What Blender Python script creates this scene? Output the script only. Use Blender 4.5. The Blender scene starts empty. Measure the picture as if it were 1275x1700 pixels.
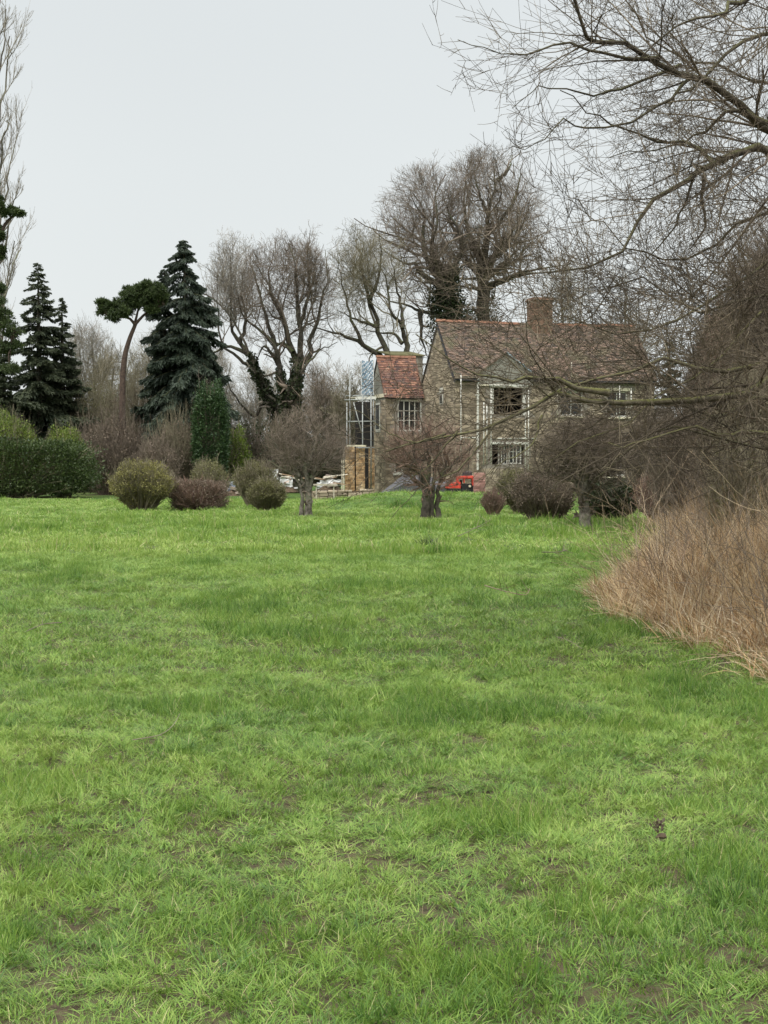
import bpy, math, random
import numpy as np
from mathutils import Vector

random.seed(7)
rng = np.random.default_rng(7)
SC = bpy.context.scene
COL = SC.collection
R_ = math.radians
rs = random.uniform

# ------------------------------------------------------------------ camera, sky, sun, exposure
FPX = 2550.0; HOR = 765.0; EYE = 1.6
PITCH = math.atan((850 - HOR) / FPX)
cam_d = bpy.data.cameras.new('camera'); cam = bpy.data.objects.new('camera', cam_d); COL.objects.link(cam)
cam_d.sensor_fit = 'VERTICAL'; cam_d.sensor_height = 36; cam_d.lens = 36 * FPX / 1700
cam_d.clip_start = 0.1; cam_d.clip_end = 3000
cam.location = (0, 0, EYE); cam.rotation_euler = (math.pi / 2 - PITCH, 0, 0)
SC.camera = cam

world = bpy.data.worlds.new('World'); SC.world = world; world.use_nodes = True
wn = world.node_tree.nodes; wl = world.node_tree.links
bg = wn['Background']
sky = wn.new('ShaderNodeTexSky'); sky.sky_type = 'NISHITA'; sky.sun_disc = False
sky.sun_elevation = R_(38); sky.sun_rotation = R_(-35)
sky.air_density = 1.0; sky.dust_density = 4.0
# thick even cloud: a pale layer brighter overhead, laid over the clear sky
tc = wn.new('ShaderNodeTexCoord'); sx = wn.new('ShaderNodeSeparateXYZ'); wl.new(tc.outputs['Generated'], sx.inputs[0])
rp = wn.new('ShaderNodeValToRGB'); wl.new(sx.outputs['Z'], rp.inputs[0])
e = rp.color_ramp.elements
e[0].position = 0.0; e[0].color = (0.605, 0.635, 0.632, 1)
e[1].position = 0.32; e[1].color = (0.545, 0.575, 0.585, 1)
k = rp.color_ramp.elements.new(0.8); k.color = (2.15, 2.18, 2.14, 1)
nz = wn.new('ShaderNodeTexNoise'); nz.inputs['Scale'].default_value = 1.6; nz.inputs['Detail'].default_value = 3
wl.new(tc.outputs['Generated'], nz.inputs['Vector'])
nr = wn.new('ShaderNodeMapRange'); nr.inputs[1].default_value = 0.3; nr.inputs[2].default_value = 0.7
nr.inputs[3].default_value = 0.95; nr.inputs[4].default_value = 1.045; wl.new(nz.outputs[0], nr.inputs[0])
mu = wn.new('ShaderNodeVectorMath'); mu.operation = 'SCALE'; wl.new(rp.outputs[0], mu.inputs[0]); wl.new(nr.outputs[0], mu.inputs['Scale'])
sc10 = wn.new('ShaderNodeVectorMath'); sc10.operation = 'SCALE'; sc10.inputs['Scale'].default_value = 10.0
wl.new(mu.outputs[0], sc10.inputs[0])
mx = wn.new('ShaderNodeMix'); mx.data_type = 'RGBA'; mx.inputs['Factor'].default_value = 0.97
wl.new(sky.outputs[0], mx.inputs['A']); wl.new(sc10.outputs[0], mx.inputs['B']); wl.new(mx.outputs['Result'], bg.inputs[0])
bg.inputs[1].default_value = 0.1

sun_d = bpy.data.lights.new('sun', 'SUN'); sun = bpy.data.objects.new('sun', sun_d); COL.objects.link(sun)
sun_d.energy = 1.5; sun_d.angle = R_(28); sun_d.color = (1.0, 0.96, 0.9)
sun.rotation_euler = (R_(90 - 38), 0, R_(-35 + 180 + 0))
# light comes from behind-left of the camera, high
sun.rotation_euler = Vector((0.35, 0.6, -0.85)).to_track_quat('-Z', 'Y').to_euler()
sky.sun_elevation = math.atan2(0.85, math.hypot(0.35, 0.6)); sky.sun_rotation = math.atan2(-0.35, -0.6)

SC.view_settings.view_transform = 'Standard'; SC.view_settings.look = 'None'
SC.view_settings.exposure = 0.45; SC.view_settings.gamma = 1.0; SC.view_settings.use_curve_mapping = False
SC.render.engine = 'CYCLES'
SC.cycles.max_bounces = 5; SC.cycles.diffuse_bounces = 3; SC.cycles.transmission_bounces = 4; SC.cycles.transparent_max_bounces = 6
SC.cycles.use_adaptive_sampling = True; SC.cycles.adaptive_threshold = 0.02

def P(px, py, d):
    """a point of the place: the sight line through a pixel, met at distance d"""
    a = (px - 637.5) / FPX; b = (850 - py) / FPX
    cp, sp = math.cos(PITCH), math.sin(PITCH)
    y = cp + b * sp; z = -sp + b * cp
    s = d / y
    return np.array([a * s, d, EYE + z * s])
def X(px, d): return (px - 637.5) / FPX * d
def Z(py, d): return P(637.5, py, d)[2]
def ground_d(py): return EYE * FPX / (py - HOR)

# ------------------------------------------------------------------ noise and terrain
_tab = np.random.default_rng(3).random((256, 256))
def vnoise(x, y, s, o=0.0):
    x = np.asarray(x, float) / s + 57.3 + o; y = np.asarray(y, float) / s + 31.7 + o * 1.7
    xi = np.floor(x).astype(int); yi = np.floor(y).astype(int); fx = x - xi; fy = y - yi
    fx = fx * fx * (3 - 2 * fx); fy = fy * fy * (3 - 2 * fy)
    g = lambda i, j: _tab[i % 256, j % 256]
    return (g(xi, yi) * (1 - fx) + g(xi + 1, yi) * fx) * (1 - fy) + (g(xi, yi + 1) * (1 - fx) + g(xi + 1, yi + 1) * fx) * fy
def sstep(a, b, v):
    t = np.clip((np.asarray(v, float) - a) / (b - a), 0, 1); return t * t * (3 - 2 * t)
def terrain(x, y):
    x = np.asarray(x, float); y = np.asarray(y, float)
    h = 0.05 * (vnoise(x, y, 2.3, 1) - .5) + 0.035 * (vnoise(x, y, .7, 2) - .5) + 0.10 * (vnoise(x, y, 7.0, 3) - .5) * sstep(14, 30, y)
    h = h * (1 - 0.6 * sstep(44, 60, y))
    bx = sstep(-3.2, 0.5, x) * (1 - sstep(7.0, 11.0, x))
    ridge = 0.44 * sstep(48.3, 50.6, y) * (1 - 0.72 * sstep(52.5, 60, y))
    h = h + bx * ridge
    h = h + 0.22 * sstep(2.6, 5.0, x - 0.17 * (y - 14) * (y > 14)) * sstep(9, 12, y) * (1 - sstep(28, 40, y))
    return h
def T(x, y): return float(terrain(x, y))

# ------------------------------------------------------------------ materials
def new_mat(name):
    m = bpy.data.materials.new(name); m.use_nodes = True
    return m, m.node_tree.nodes, m.node_tree.links, m.node_tree.nodes['Principled BSDF']
def ramp(nt, fac, cols):
    r = nt.nodes.new('ShaderNodeValToRGB'); nt.links.new(fac, r.inputs[0]); el = r.color_ramp.elements
    while len(el) < len(cols): el.new(0.5)
    for i, (p, c) in enumerate(cols): el[i].position = p; el[i].color = (*c, 1)
    return r.outputs[0]
def noise_node(nt, scale, detail=4, coord='Object', rough=0.6):
    t = nt.nodes.new('ShaderNodeTexCoord'); n = nt.nodes.new('ShaderNodeTexNoise')
    n.inputs['Scale'].default_value = scale; n.inputs['Detail'].default_value = detail; n.inputs['Roughness'].default_value = rough
    if coord == 'World':
        g = nt.nodes.new('ShaderNodeNewGeometry'); nt.links.new(g.outputs['Position'], n.inputs['Vector'])
    else: nt.links.new(t.outputs[coord], n.inputs['Vector'])
    return n.outputs[0]
def mixc(nt, fac, a, b, mode='MIX'):
    m = nt.nodes.new('ShaderNodeMix'); m.data_type = 'RGBA'; m.blend_type = mode
    for sock, v in (('Factor', fac), ('A', a), ('B', b)):
        s = m.inputs[sock]
        if isinstance(v, (int, float)): s.default_value = v
        elif isinstance(v, tuple): s.default_value = (*v, 1) if len(v) == 3 else v
        else: nt.links.new(v, s)
    return m.outputs['Result']
def attr(nt, name, kind='GEOMETRY'):
    a = nt.nodes.new('ShaderNodeAttribute'); a.attribute_type = kind; a.attribute_name = name; return a.outputs['Fac']
def bump(nt, h, b, strength=0.5, dist=0.02):
    n = nt.nodes.new('ShaderNodeBump'); n.inputs['Strength'].default_value = strength; n.inputs['Distance'].default_value = dist
    nt.links.new(h, n.inputs['Height']); nt.links.new(n.outputs[0], b.inputs['Normal'])

def noise_mat(name, cols, scale=6, rough=0.85, bmp=0.4, coord='World', detail=5, tint=False, dist=0.02, spec=0.3):
    m, n, l, b = new_mat(name); nt = m.node_tree
    f = noise_node(nt, scale, detail, coord)
    c = ramp(nt, f, cols)
    if tint:
        t = attr(nt, 'tint'); mr = nt.nodes.new('ShaderNodeMapRange'); l.new(t, mr.inputs[0])
        mr.inputs[3].default_value = 0.6; mr.inputs[4].default_value = 1.4
        v = nt.nodes.new('ShaderNodeVectorMath'); v.operation = 'SCALE'; l.new(c, v.inputs[0]); l.new(mr.outputs[0], v.inputs['Scale']); c = v.outputs[0]
    l.new(c, b.inputs['Base Color']); b.inputs['Roughness'].default_value = rough; b.inputs['Specular IOR Level'].default_value = spec
    if bmp: bump(nt, noise_node(nt, scale * 3, 4, coord), b, bmp, dist)
    return m
def leaf_mat(name, dark, light, rough=0.6, trans=0.25, tipc=None):
    """foliage: colour runs with the per-leaf 'tint' and a broad drift over the plant"""
    m, n, l, b = new_mat(name); nt = m.node_tree
    t = attr(nt, 'tint'); f = noise_node(nt, 1.3, 2, 'World')
    a = nt.nodes.new('ShaderNodeMath'); a.operation = 'MULTIPLY_ADD'; l.new(t, a.inputs[0]); a.inputs[1].default_value = .65
    g = nt.nodes.new('ShaderNodeMath'); g.operation = 'MULTIPLY_ADD'; l.new(f, g.inputs[0]); g.inputs[1].default_value = .9; g.inputs[2].default_value = -.27
    l.new(g.outputs[0], a.inputs[2])
    c = ramp(nt, a.outputs[0], [(0, dark), (1, light)])
    l.new(c, b.inputs['Base Color']); b.inputs['Roughness'].default_value = rough; b.inputs['Specular IOR Level'].default_value = .35
    if trans:
        tr = n.new('ShaderNodeBsdfTranslucent'); l.new(c, tr.inputs[0]); ms = n.new('ShaderNodeMixShader'); ms.inputs[0].default_value = trans
        l.new(b.outputs[0], ms.inputs[1]); l.new(tr.outputs[0], ms.inputs[2]); l.new(ms.outputs[0], n['Material Output'].inputs[0])
    return m
def bark_mat(name, dark, light, moss=None, scale=9):
    m, n, l, b = new_mat(name); nt = m.node_tree
    f = noise_node(nt, scale, 5, 'World'); c = ramp(nt, f, [(0.3, dark), (0.7, light)])
    if moss:
        g = n.new('ShaderNodeNewGeometry'); s = n.new('ShaderNodeSeparateXYZ'); l.new(g.outputs['Normal'], s.inputs[0])
        f2 = noise_node(nt, 6, 6, 'World', .75); ad = n.new('ShaderNodeMath'); ad.operation = 'MULTIPLY_ADD'
        l.new(s.outputs['Z'], ad.inputs[0]); ad.inputs[1].default_value = .35; l.new(f2, ad.inputs[2])
        mr = n.new('ShaderNodeMapRange'); l.new(ad.outputs[0], mr.inputs[0]); mr.inputs[1].default_value = .55; mr.inputs[2].default_value = .85
        c = mixc(nt, mr.outputs[0], c, moss)
    l.new(c, b.inputs['Base Color']); b.inputs['Roughness'].default_value = .9; b.inputs['Specular IOR Level'].default_value = .2
    bump(nt, noise_node(nt, scale * 3, 4, 'World'), b, .6, .02)
    return m
def plain(name, col, rough=0.6, metal=0.0, var=0.15, scale=8):
    d = tuple(v * (1 - var) for v in col); u = tuple(min(1, v * (1 + var)) for v in col)
    m = noise_mat(name, [(0.3, d), (0.7, u)], scale, rough, 0.15, 'World'); m.node_tree.nodes['Principled BSDF'].inputs['Metallic'].default_value = metal
    return m

M = {}
M['bark_dark'] = bark_mat('bark_dark', (.035, .03, .024), (.10, .088, .07), (.07, .085, .03))
M['bark_grey'] = bark_mat('bark_grey', (.08, .07, .055), (.21, .19, .155), (.09, .11, .05))
M['bark_apple'] = bark_mat('bark_apple', (.06, .05, .04), (.24, .215, .18), (.10, .12, .055), 14)
M['bark_moss'] = bark_mat('bark_moss', (.045, .038, .026), (.17, .148, .10), (.13, .13, .045), 16)
M['bark_over'] = bark_mat('bark_over', (.03, .025, .018), (.11, .092, .065), (.085, .085, .035), 16)
M['bark_pine'] = bark_mat('bark_pine', (.04, .03, .026), (.115, .08, .062))
M['twig_brown'] = noise_mat('twig_brown', [(.3, (.10, .08, .062)), (.7, (.23, .185, .145))], 1.2, .85, 0, tint=True)
M['twig_red'] = noise_mat('twig_red', [(.3, (.13, .085, .065)), (.7, (.27, .18, .14))], 1.0, .85, 0, tint=True)
M['twig_olive'] = noise_mat('twig_olive', [(.3, (.12, .105, .068)), (.7, (.26, .23, .155))], 1.0, .85, 0, tint=True)
M['twig_pale'] = noise_mat('twig_pale', [(.3, (.17, .15, .12)), (.7, (.33, .295, .245))], .8, .85, 0, tint=True)
M['dry_stem'] = noise_mat('dry_stem', [(.3, (.22, .15, .09)), (.7, (.50, .40, .27))], 2.0, .8, 0, tint=True)
M['twig_over'] = noise_mat('twig_over', [(.35, (.052, .041, .029)), (.6, (.15, .12, .082)), (.8, (.26, .225, .145))], 1.4, .8, 0, tint=True)
M['leaf_spruce'] = leaf_mat('leaf_spruce', (.010, .020, .013), (.052, .072, .044), .6, .05)
M['leaf_fir'] = leaf_mat('leaf_fir', (.016, .028, .015), (.085, .10, .052), .6, .08)
M['leaf_pine'] = leaf_mat('leaf_pine', (.016, .032, .010), (.085, .115, .036), .6, .1)
M['leaf_ivy'] = leaf_mat('leaf_ivy', (.012, .032, .014), (.07, .12, .04), .45, .1)
M['leaf_ivydark'] = leaf_mat('leaf_ivydark', (.008, .016, .006), (.045, .062, .02), .45, .1)
M['leaf_laurel'] = leaf_mat('leaf_laurel', (.018, .036, .011), (.085, .120, .036), .4, .15)
M['leaf_lime'] = leaf_mat('leaf_lime', (.05, .09, .012), (.22, .28, .05), .55, .25)
M['leaf_privet'] = leaf_mat('leaf_privet', (.08, .08, .022), (.33, .30, .11), .6, .2)
M['leaf_olive'] = leaf_mat('leaf_olive', (.06, .06, .024), (.22, .21, .09), .6, .2)
M['leaf_brown'] = leaf_mat('leaf_brown', (.07, .052, .036), (.22, .17, .125), .7, .15)
M['leaf_dead'] = leaf_mat('leaf_dead', (.055, .026, .016), (.15, .085, .05), .7, .15)
M['stone'] = noise_mat('stone', [(.25, (.17, .135, .095)), (.5, (.28, .23, .165)), (.8, (.37, .315, .235))], 2.2, .9, .5, tint=True)
M['mortar'] = noise_mat('mortar', [(.3, (.17, .15, .125)), (.7, (.28, .25, .205))], 5, .95, .5)
M['render'] = noise_mat('render', [(.3, (.17, .165, .14)), (.7, (.27, .26, .22))], 1.7, .95, .3)
M['orange_stone'] = noise_mat('orange_stone', [(.3, (.20, .11, .05)), (.5, (.38, .25, .13)), (.7, (.52, .42, .28))], 3.2, .9, .5, tint=True)
M['white'] = plain('white_paint', (.58, .57, .51), .5, 0, .08)
M['cream'] = plain('cream_wood', (.62, .56, .42), .6, 0, .12)
M['galv'] = plain('galvanised_tube', (.28, .29, .28), .45, .4, .12)
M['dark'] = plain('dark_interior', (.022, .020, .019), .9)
M['board'] = plain('scaffold_board', (.42, .38, .30), .8, 0, .25)
M['net'] = noise_mat('blue_net', [(.3, (.12, .19, .26)), (.7, (.32, .42, .50))], 3, .6, .3)
M['lead'] = plain('lead_sheet', (.30, .36, .40), .45, .2, .2, 3)
M['membrane'] = noise_mat('black_membrane', [(.3, (.045, .045, .05)), (.7, (.10, .098, .105))], 2.5, .55, .6, dist=.06)
M['red'] = noise_mat('red_paint', [(.3, (.28, .03, .02)), (.5, (.62, .05, .03)), (.75, (.66, .12, .08))], 5, .42, .1, spec=.5)
M['rubber'] = plain('black_rubber', (.02, .02, .02), .8)
M['steel_dark'] = plain('dark_steel', (.06, .06, .065), .5, .5)
M['brick'] = noise_mat('red_brick', [(.3, (.20, .10, .085)), (.7, (.38, .22, .19))], 5, .9, .3, tint=True)
M['brick_old'] = noise_mat('old_brick', [(.3, (.10, .065, .045)), (.7, (.26, .16, .11))], 4, .9, .5, tint=True)
M['timber'] = plain('rough_timber', (.22, .15, .09), .85, 0, .35)
M['rubble'] = noise_mat('rubble', [(.3, (.17, .13, .11)), (.7, (.40, .33, .28))], 3, .95, .4, tint=True)
M['sheet'] = plain('white_sheet', (.55, .55, .54), .5, 0, .12, 2)
M['sheet_blue'] = plain('grey_blue_sheet', (.22, .25, .31), .5, 0, .5, 4)
M['soil'] = noise_mat('soil', [(.3, (.05, .035, .022)), (.7, (.14, .10, .065))], 14, .95, .7)

def tile_mat(name, a, b_, c, moss):
    m, n, l, b = new_mat(name); nt = m.node_tree
    col = ramp(nt, attr(nt, 'tint'), [(0, a), (.45, b_), (1, c)])
    f = noise_node(nt, 1.1, 5, 'World'); mr = n.new('ShaderNodeMapRange'); l.new(f, mr.inputs[0])
    mr.inputs[1].default_value = .50; mr.inputs[2].default_value = .68; mr.inputs[4].default_value = .85
    col = mixc(nt, mr.outputs[0], col, moss)
    f2 = noise_node(nt, 22, 3, 'World'); mr2 = n.new('ShaderNodeMapRange'); l.new(f2, mr2.inputs[0]); mr2.inputs[1].default_value = .56; mr2.inputs[2].default_value = .7; mr2.inputs[4].default_value = .5
    col = mixc(nt, mr2.outputs[0], col, (.28, .26, .22))
    l.new(col, b.inputs['Base Color']); b.inputs['Roughness'].default_value = .85; bump(nt, f2, b, .4, .01)
    return m
M['tile_main'] = tile_mat('tile_main', (.04, .03, .024), (.105, .066, .046), (.20, .13, .095), (.08, .078, .034))
M['tile_red'] = tile_mat('tile_red', (.06, .03, .026), (.15, .062, .038), (.32, .165, .105), (.09, .05, .042))
M['ridge'] = noise_mat('ridge_tile_clay', [(.3, (.15, .07, .045)), (.7, (.32, .17, .11))], 6, .9, .3)
M['moss_roof'] = noise_mat('moss_roof', [(.3, (.07, .075, .025)), (.7, (.17, .15, .08))], 3, .95, .5)
m, n, l, b = new_mat('window_glass'); b.inputs['Base Color'].default_value = (.02, .022, .022, 1); b.inputs['Roughness'].default_value = .12; b.inputs['Specular IOR Level'].default_value = .5
M['glass'] = m

# ground
m, n, l, b = new_mat('meadow_ground'); nt = m.node_tree
c1 = ramp(nt, noise_node(nt, .55, 4, 'World'), [(.34, (.060, .120, .026)), (.52, (.095, .165, .038)), (.70, (.165, .20, .055))])
c2 = ramp(nt, noise_node(nt, 11, 5, 'World'), [(.30, (.35, .32, .28)), (.6, (1.0, 1.0, 1.0))])
c = mixc(nt, 1.0, c1, c2, 'MULTIPLY')
so = n.new('ShaderNodeMapRange'); l.new(noise_node(nt, 3.1, 4, 'World'), so.inputs[0]); so.inputs[1].default_value = .60; so.inputs[2].default_value = .70
gpos = n.new('ShaderNodeNewGeometry'); gs = n.new('ShaderNodeSeparateXYZ'); l.new(gpos.outputs['Position'], gs.inputs[0])
nr_ = n.new('ShaderNodeMapRange'); l.new(gs.outputs['Y'], nr_.inputs[0]); nr_.inputs[1].default_value = 9; nr_.inputs[2].default_value = 24; nr_.inputs[3].default_value = 1; nr_.inputs[4].default_value = 0
mm = n.new('ShaderNodeMath'); mm.operation = 'MULTIPLY'; l.new(so.outputs[0], mm.inputs[0]); l.new(nr_.outputs[0], mm.inputs[1])
soilc = ramp(nt, noise_node(nt, 17, 5, 'World'), [(.34, (.035, .028, .017)), (.5, (.085, .066, .040)), (.62, (.07, .085, .03))])
nr2 = n.new('ShaderNodeMapRange'); l.new(gs.outputs['Y'], nr2.inputs[0]); nr2.inputs[1].default_value = 16; nr2.inputs[2].default_value = 34; nr2.inputs[3].default_value = 1; nr2.inputs[4].default_value = 0
c = mixc(nt, nr2.outputs[0], c, soilc)
c = mixc(nt, attr(nt, 'litter_shade'), c, ramp(nt, noise_node(nt, 9, 5, 'World'), [(.35, (.035, .027, .017)), (.6, (.11, .08, .05))]))  # bare soil and dead leaves under plants, dark tone doubling as contact shadow
l.new(c, b.inputs['Base Color']); b.inputs['Roughness'].default_value = .95; b.inputs['Specular IOR Level'].default_value = .15
bump(nt, noise_node(nt, 26, 5, 'World'), b, .8, .04); M['ground'] = m

def grass_mat(name, cols, dry, trans=.28, rough=.42):
    m, n, l, b = new_mat(name); nt = m.node_tree
    t = attr(nt, 'tint', 'INSTANCER'); bt = attr(nt, 'blade')
    a = n.new('ShaderNodeMath'); a.operation = 'MULTIPLY_ADD'; l.new(bt, a.inputs[0]); a.inputs[1].default_value = .6
    s = n.new('ShaderNodeMath'); s.operation = 'MULTIPLY_ADD'; l.new(t, s.inputs[0]); s.inputs[1].default_value = .85; s.inputs[2].default_value = -.24; l.new(s.outputs[0], a.inputs[2])
    c = ramp(nt, a.outputs[0], cols)
    d = attr(nt, 'dry'); c = mixc(nt, d, c, dry)
    l.new(c, b.inputs['Base Color']); b.inputs['Roughness'].default_value = rough; b.inputs['Specular IOR Level'].default_value = .24
    tr = n.new('ShaderNodeBsdfTranslucent'); l.new(c, tr.inputs[0]); ms = n.new('ShaderNodeMixShader'); ms.inputs[0].default_value = trans
    l.new(b.outputs[0], ms.inputs[1]); l.new(tr.outputs[0], ms.inputs[2]); l.new(ms.outputs[0], n['Material Output'].inputs[0])
    return m
M['grass'] = grass_mat('grass_blades', [(0, (.058, .126, .027)), (.3, (.120, .224, .040)), (.65, (.205, .318, .055)), (1, (.32, .41, .105))], (.46, .40, .22), .28, .42)
M['straw'] = grass_mat('dry_stalks', [(0, (.085, .052, .028)), (.33, (.24, .145, .070)), (.66, (.43, .285, .145)), (1, (.58, .44, .25))], (.62, .53, .38), .2, .6)

# ------------------------------------------------------------------ mesh helpers
def np_mesh(name, V, F, tint=None, smooth=False, attrs=None):
    """F: list of (faces array n x k)"""
    me = bpy.data.meshes.new(name)
    V = np.asarray(V, np.float32); Fs = [np.asarray(f, np.int32) for f in F if len(f)]
    tot = np.concatenate([np.full(len(f), f.shape[1], np.int32) for f in Fs]); idx = np.concatenate([f.ravel() for f in Fs])
    me.vertices.add(len(V)); me.vertices.foreach_set('co', V.ravel())
    me.loops.add(len(idx)); me.loops.foreach_set('vertex_index', idx)
    me.polygons.add(len(tot)); st = np.concatenate([[0], np.cumsum(tot)[:-1]]).astype(np.int32)
    me.polygons.foreach_set('loop_start', st); me.polygons.foreach_set('loop_total', tot)
    me.polygons.foreach_set('use_smooth', np.full(len(tot), smooth))
    if tint is not None:
        a = me.attributes.new('tint', 'FLOAT', 'POINT'); a.data.foreach_set('value', np.asarray(tint, np.float32))
    for k_, v_ in (attrs or {}).items():
        a = me.attributes.new(k_, 'FLOAT', 'POINT'); a.data.foreach_set('value', np.asarray(v_, np.float32))
    me.update(calc_edges=True); return me
def link(name, me, mat, parent=None, loc=None, kind=None):
    o = bpy.data.objects.new(name, me); COL.objects.link(o)
    if mat is not None and not me.materials: me.materials.append(mat)
    if parent is not None: o.parent = parent
    if loc is not None: o.location = loc
    if kind: o['kind'] = kind
    return o
def tag(o, label, cat, group=None):
    o['label'] = label; o['category'] = cat
    if group: o['group'] = group
    return o
def thing(name, label, cat, loc=(0, 0, 0), rz=0.0, group=None):
    o = bpy.data.objects.new(name, None); COL.objects.link(o); o.location = loc; o.rotation_euler = (0, 0, rz)
    o.empty_display_size = .3
    return tag(o, label, cat, group)

class MB:
    def __init__(s): s.v = []; s.f = []; s.t = []
    def add(s, vs, fs, t=.5):
        b0 = len(s.v); s.v += [tuple(map(float, v)) for v in vs]; s.f += [tuple(i + b0 for i in f) for f in fs]; s.t += [t] * len(vs)
    def box(s, x0, x1, y0, y1, z0, z1, t=.5, jit=0.0):
        vs = [(x, y, z) for z in (z0, z1) for y in (y0, y1) for x in (x0, x1)]
        if jit: vs = [tuple(c + rs(-jit, jit) for c in v) for v in vs]
        s.add(vs, [(0, 2, 3, 1), (4, 5, 7, 6), (0, 1, 5, 4), (2, 6, 7, 3), (0, 4, 6, 2), (1, 3, 7, 5)], t)
    def obox(s, c, ax, ay, az, t=.5):
        c, ax, ay, az = (np.asarray(q, float) for q in (c, ax, ay, az))
        vs = [c + i * ax + j * ay + k_ * az for k_ in (-1, 1) for j in (-1, 1) for i in (-1, 1)]
        s.add(vs, [(0, 2, 3, 1), (4, 5, 7, 6), (0, 1, 5, 4), (2, 6, 7, 3), (0, 4, 6, 2), (1, 3, 7, 5)], t)
    def prism(s, poly, axis, a, b_, t=.5):
        """poly: 2-D outline in the other two axes, extruded from a to b_"""
        n_ = len(poly)
        def mk(p, w): return {'x': (w, p[0], p[1]), 'y': (p[0], w, p[1]), 'z': (p[0], p[1], w)}[axis]
        s.add([mk(p, a) for p in poly] + [mk(p, b_) for p in poly], [tuple(range(n_))[::-1], tuple(range(n_, 2 * n_))] + [(i, (i + 1) % n_, n_ + (i + 1) % n_, n_ + i) for i in range(n_)], t)
    def tube(s, p, q, r, n_=8, t=.5, r2=None):
        p = np.asarray(p, float); q = np.asarray(q, float); d = q - p; d /= np.linalg.norm(d); r2 = r if r2 is None else r2
        u = np.cross(d, (0, 0, 1) if abs(d[2]) < .9 else (1, 0, 0)); u /= np.linalg.norm(u); w = np.cross(d, u)
        ring = [math.cos(a) * u + math.sin(a) * w for a in np.linspace(0, 2 * math.pi, n_, endpoint=False)]
        s.add([p + r * k_ for k_ in ring] + [q + r2 * k_ for k_ in ring], [(i, (i + 1) % n_, n_ + (i + 1) % n_, n_ + i) for i in range(n_)] + [tuple(range(n_))[::-1], tuple(range(n_, 2 * n_))], t)
    def build(s, name, mat, parent=None, bevel=0.0, kind=None, smooth=False):
        me = bpy.data.meshes.new(name); me.from_pydata(s.v, [], s.f)
        a = me.attributes.new('tint', 'FLOAT', 'POINT'); a.data.foreach_set('value', s.t); me.update()
        if smooth: me.polygons.foreach_set('use_smooth', [True] * len(me.polygons))
        o = link(name, me, mat, parent, kind=kind)
        if bevel:
            bm_ = o.modifiers.new('bevel', 'BEVEL'); bm_.width = bevel; bm_.segments = 1; bm_.limit_method = 'ANGLE'
        return o

def tubes(P_, R, k_=3, tint=None):
    """batch of tubes: P_ (B,n,3), R (B,n) -> V, F, tint"""
    B, n_, _ = P_.shape
    Tg = np.gradient(P_, axis=1); Tg /= np.linalg.norm(Tg, axis=2, keepdims=True) + 1e-9
    mean = np.abs(Tg.mean(1)); ref = np.zeros((B, 3)); ref[np.arange(B), mean.argmin(1)] = 1
    N = np.cross(Tg, ref[:, None, :]); N /= np.linalg.norm(N, axis=2, keepdims=True) + 1e-9
    W = np.cross(Tg, N)
    a = np.linspace(0, 2 * np.pi, k_, endpoint=False)
    V = P_[:, :, None, :] + R[:, :, None, None] * (np.cos(a)[None, None, :, None] * N[:, :, None, :] + np.sin(a)[None, None, :, None] * W[:, :, None, :])
    V = V.reshape(-1, 3)
    bi = np.arange(B)[:, None, None] * n_ * k_; ri = np.arange(n_ - 1)[None, :, None] * k_; ki = np.arange(k_)[None, None, :]; kj = (ki + 1) % k_
    F = np.stack([bi + ri + ki, bi + ri + kj, bi + ri + k_ + kj, bi + ri + k_ + ki], -1).reshape(-1, 4)
    tt = np.repeat(rng.random(B) if tint is None else tint, n_ * k_)
    return V, F, tt
def join_tubes(batches):
    Vs, Fs, Ts, o = [], [], [], 0
    for (P_, R, k_) in batches:
        if len(P_) == 0: continue
        V, F, t = tubes(P_, R, k_); Vs.append(V); Fs.append(F + o); Ts.append(t); o += len(V)
    return np.concatenate(Vs), [np.concatenate(Fs)], np.concatenate(Ts)
def unit(v): return v / (np.linalg.norm(v, axis=-1, keepdims=True) + 1e-9)
def grow(S, D, L, R0, nseg, wander=.15, trop=(0, 0, .1), tip=.25):
    B = len(S); out = np.empty((B, nseg + 1, 3)); out[:, 0] = S; d = unit(D); st = (L / nseg)[:, None]; tr = np.asarray(trop, float)
    bend = rng.normal(0, wander * .5, (B, 3))
    for i in range(nseg):
        d = unit(d + bend + rng.normal(0, wander, (B, 3)) + tr); out[:, i + 1] = out[:, i] + d * st
    R = R0[:, None] * np.linspace(1, tip, nseg + 1)[None, :]
    return out, R
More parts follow.
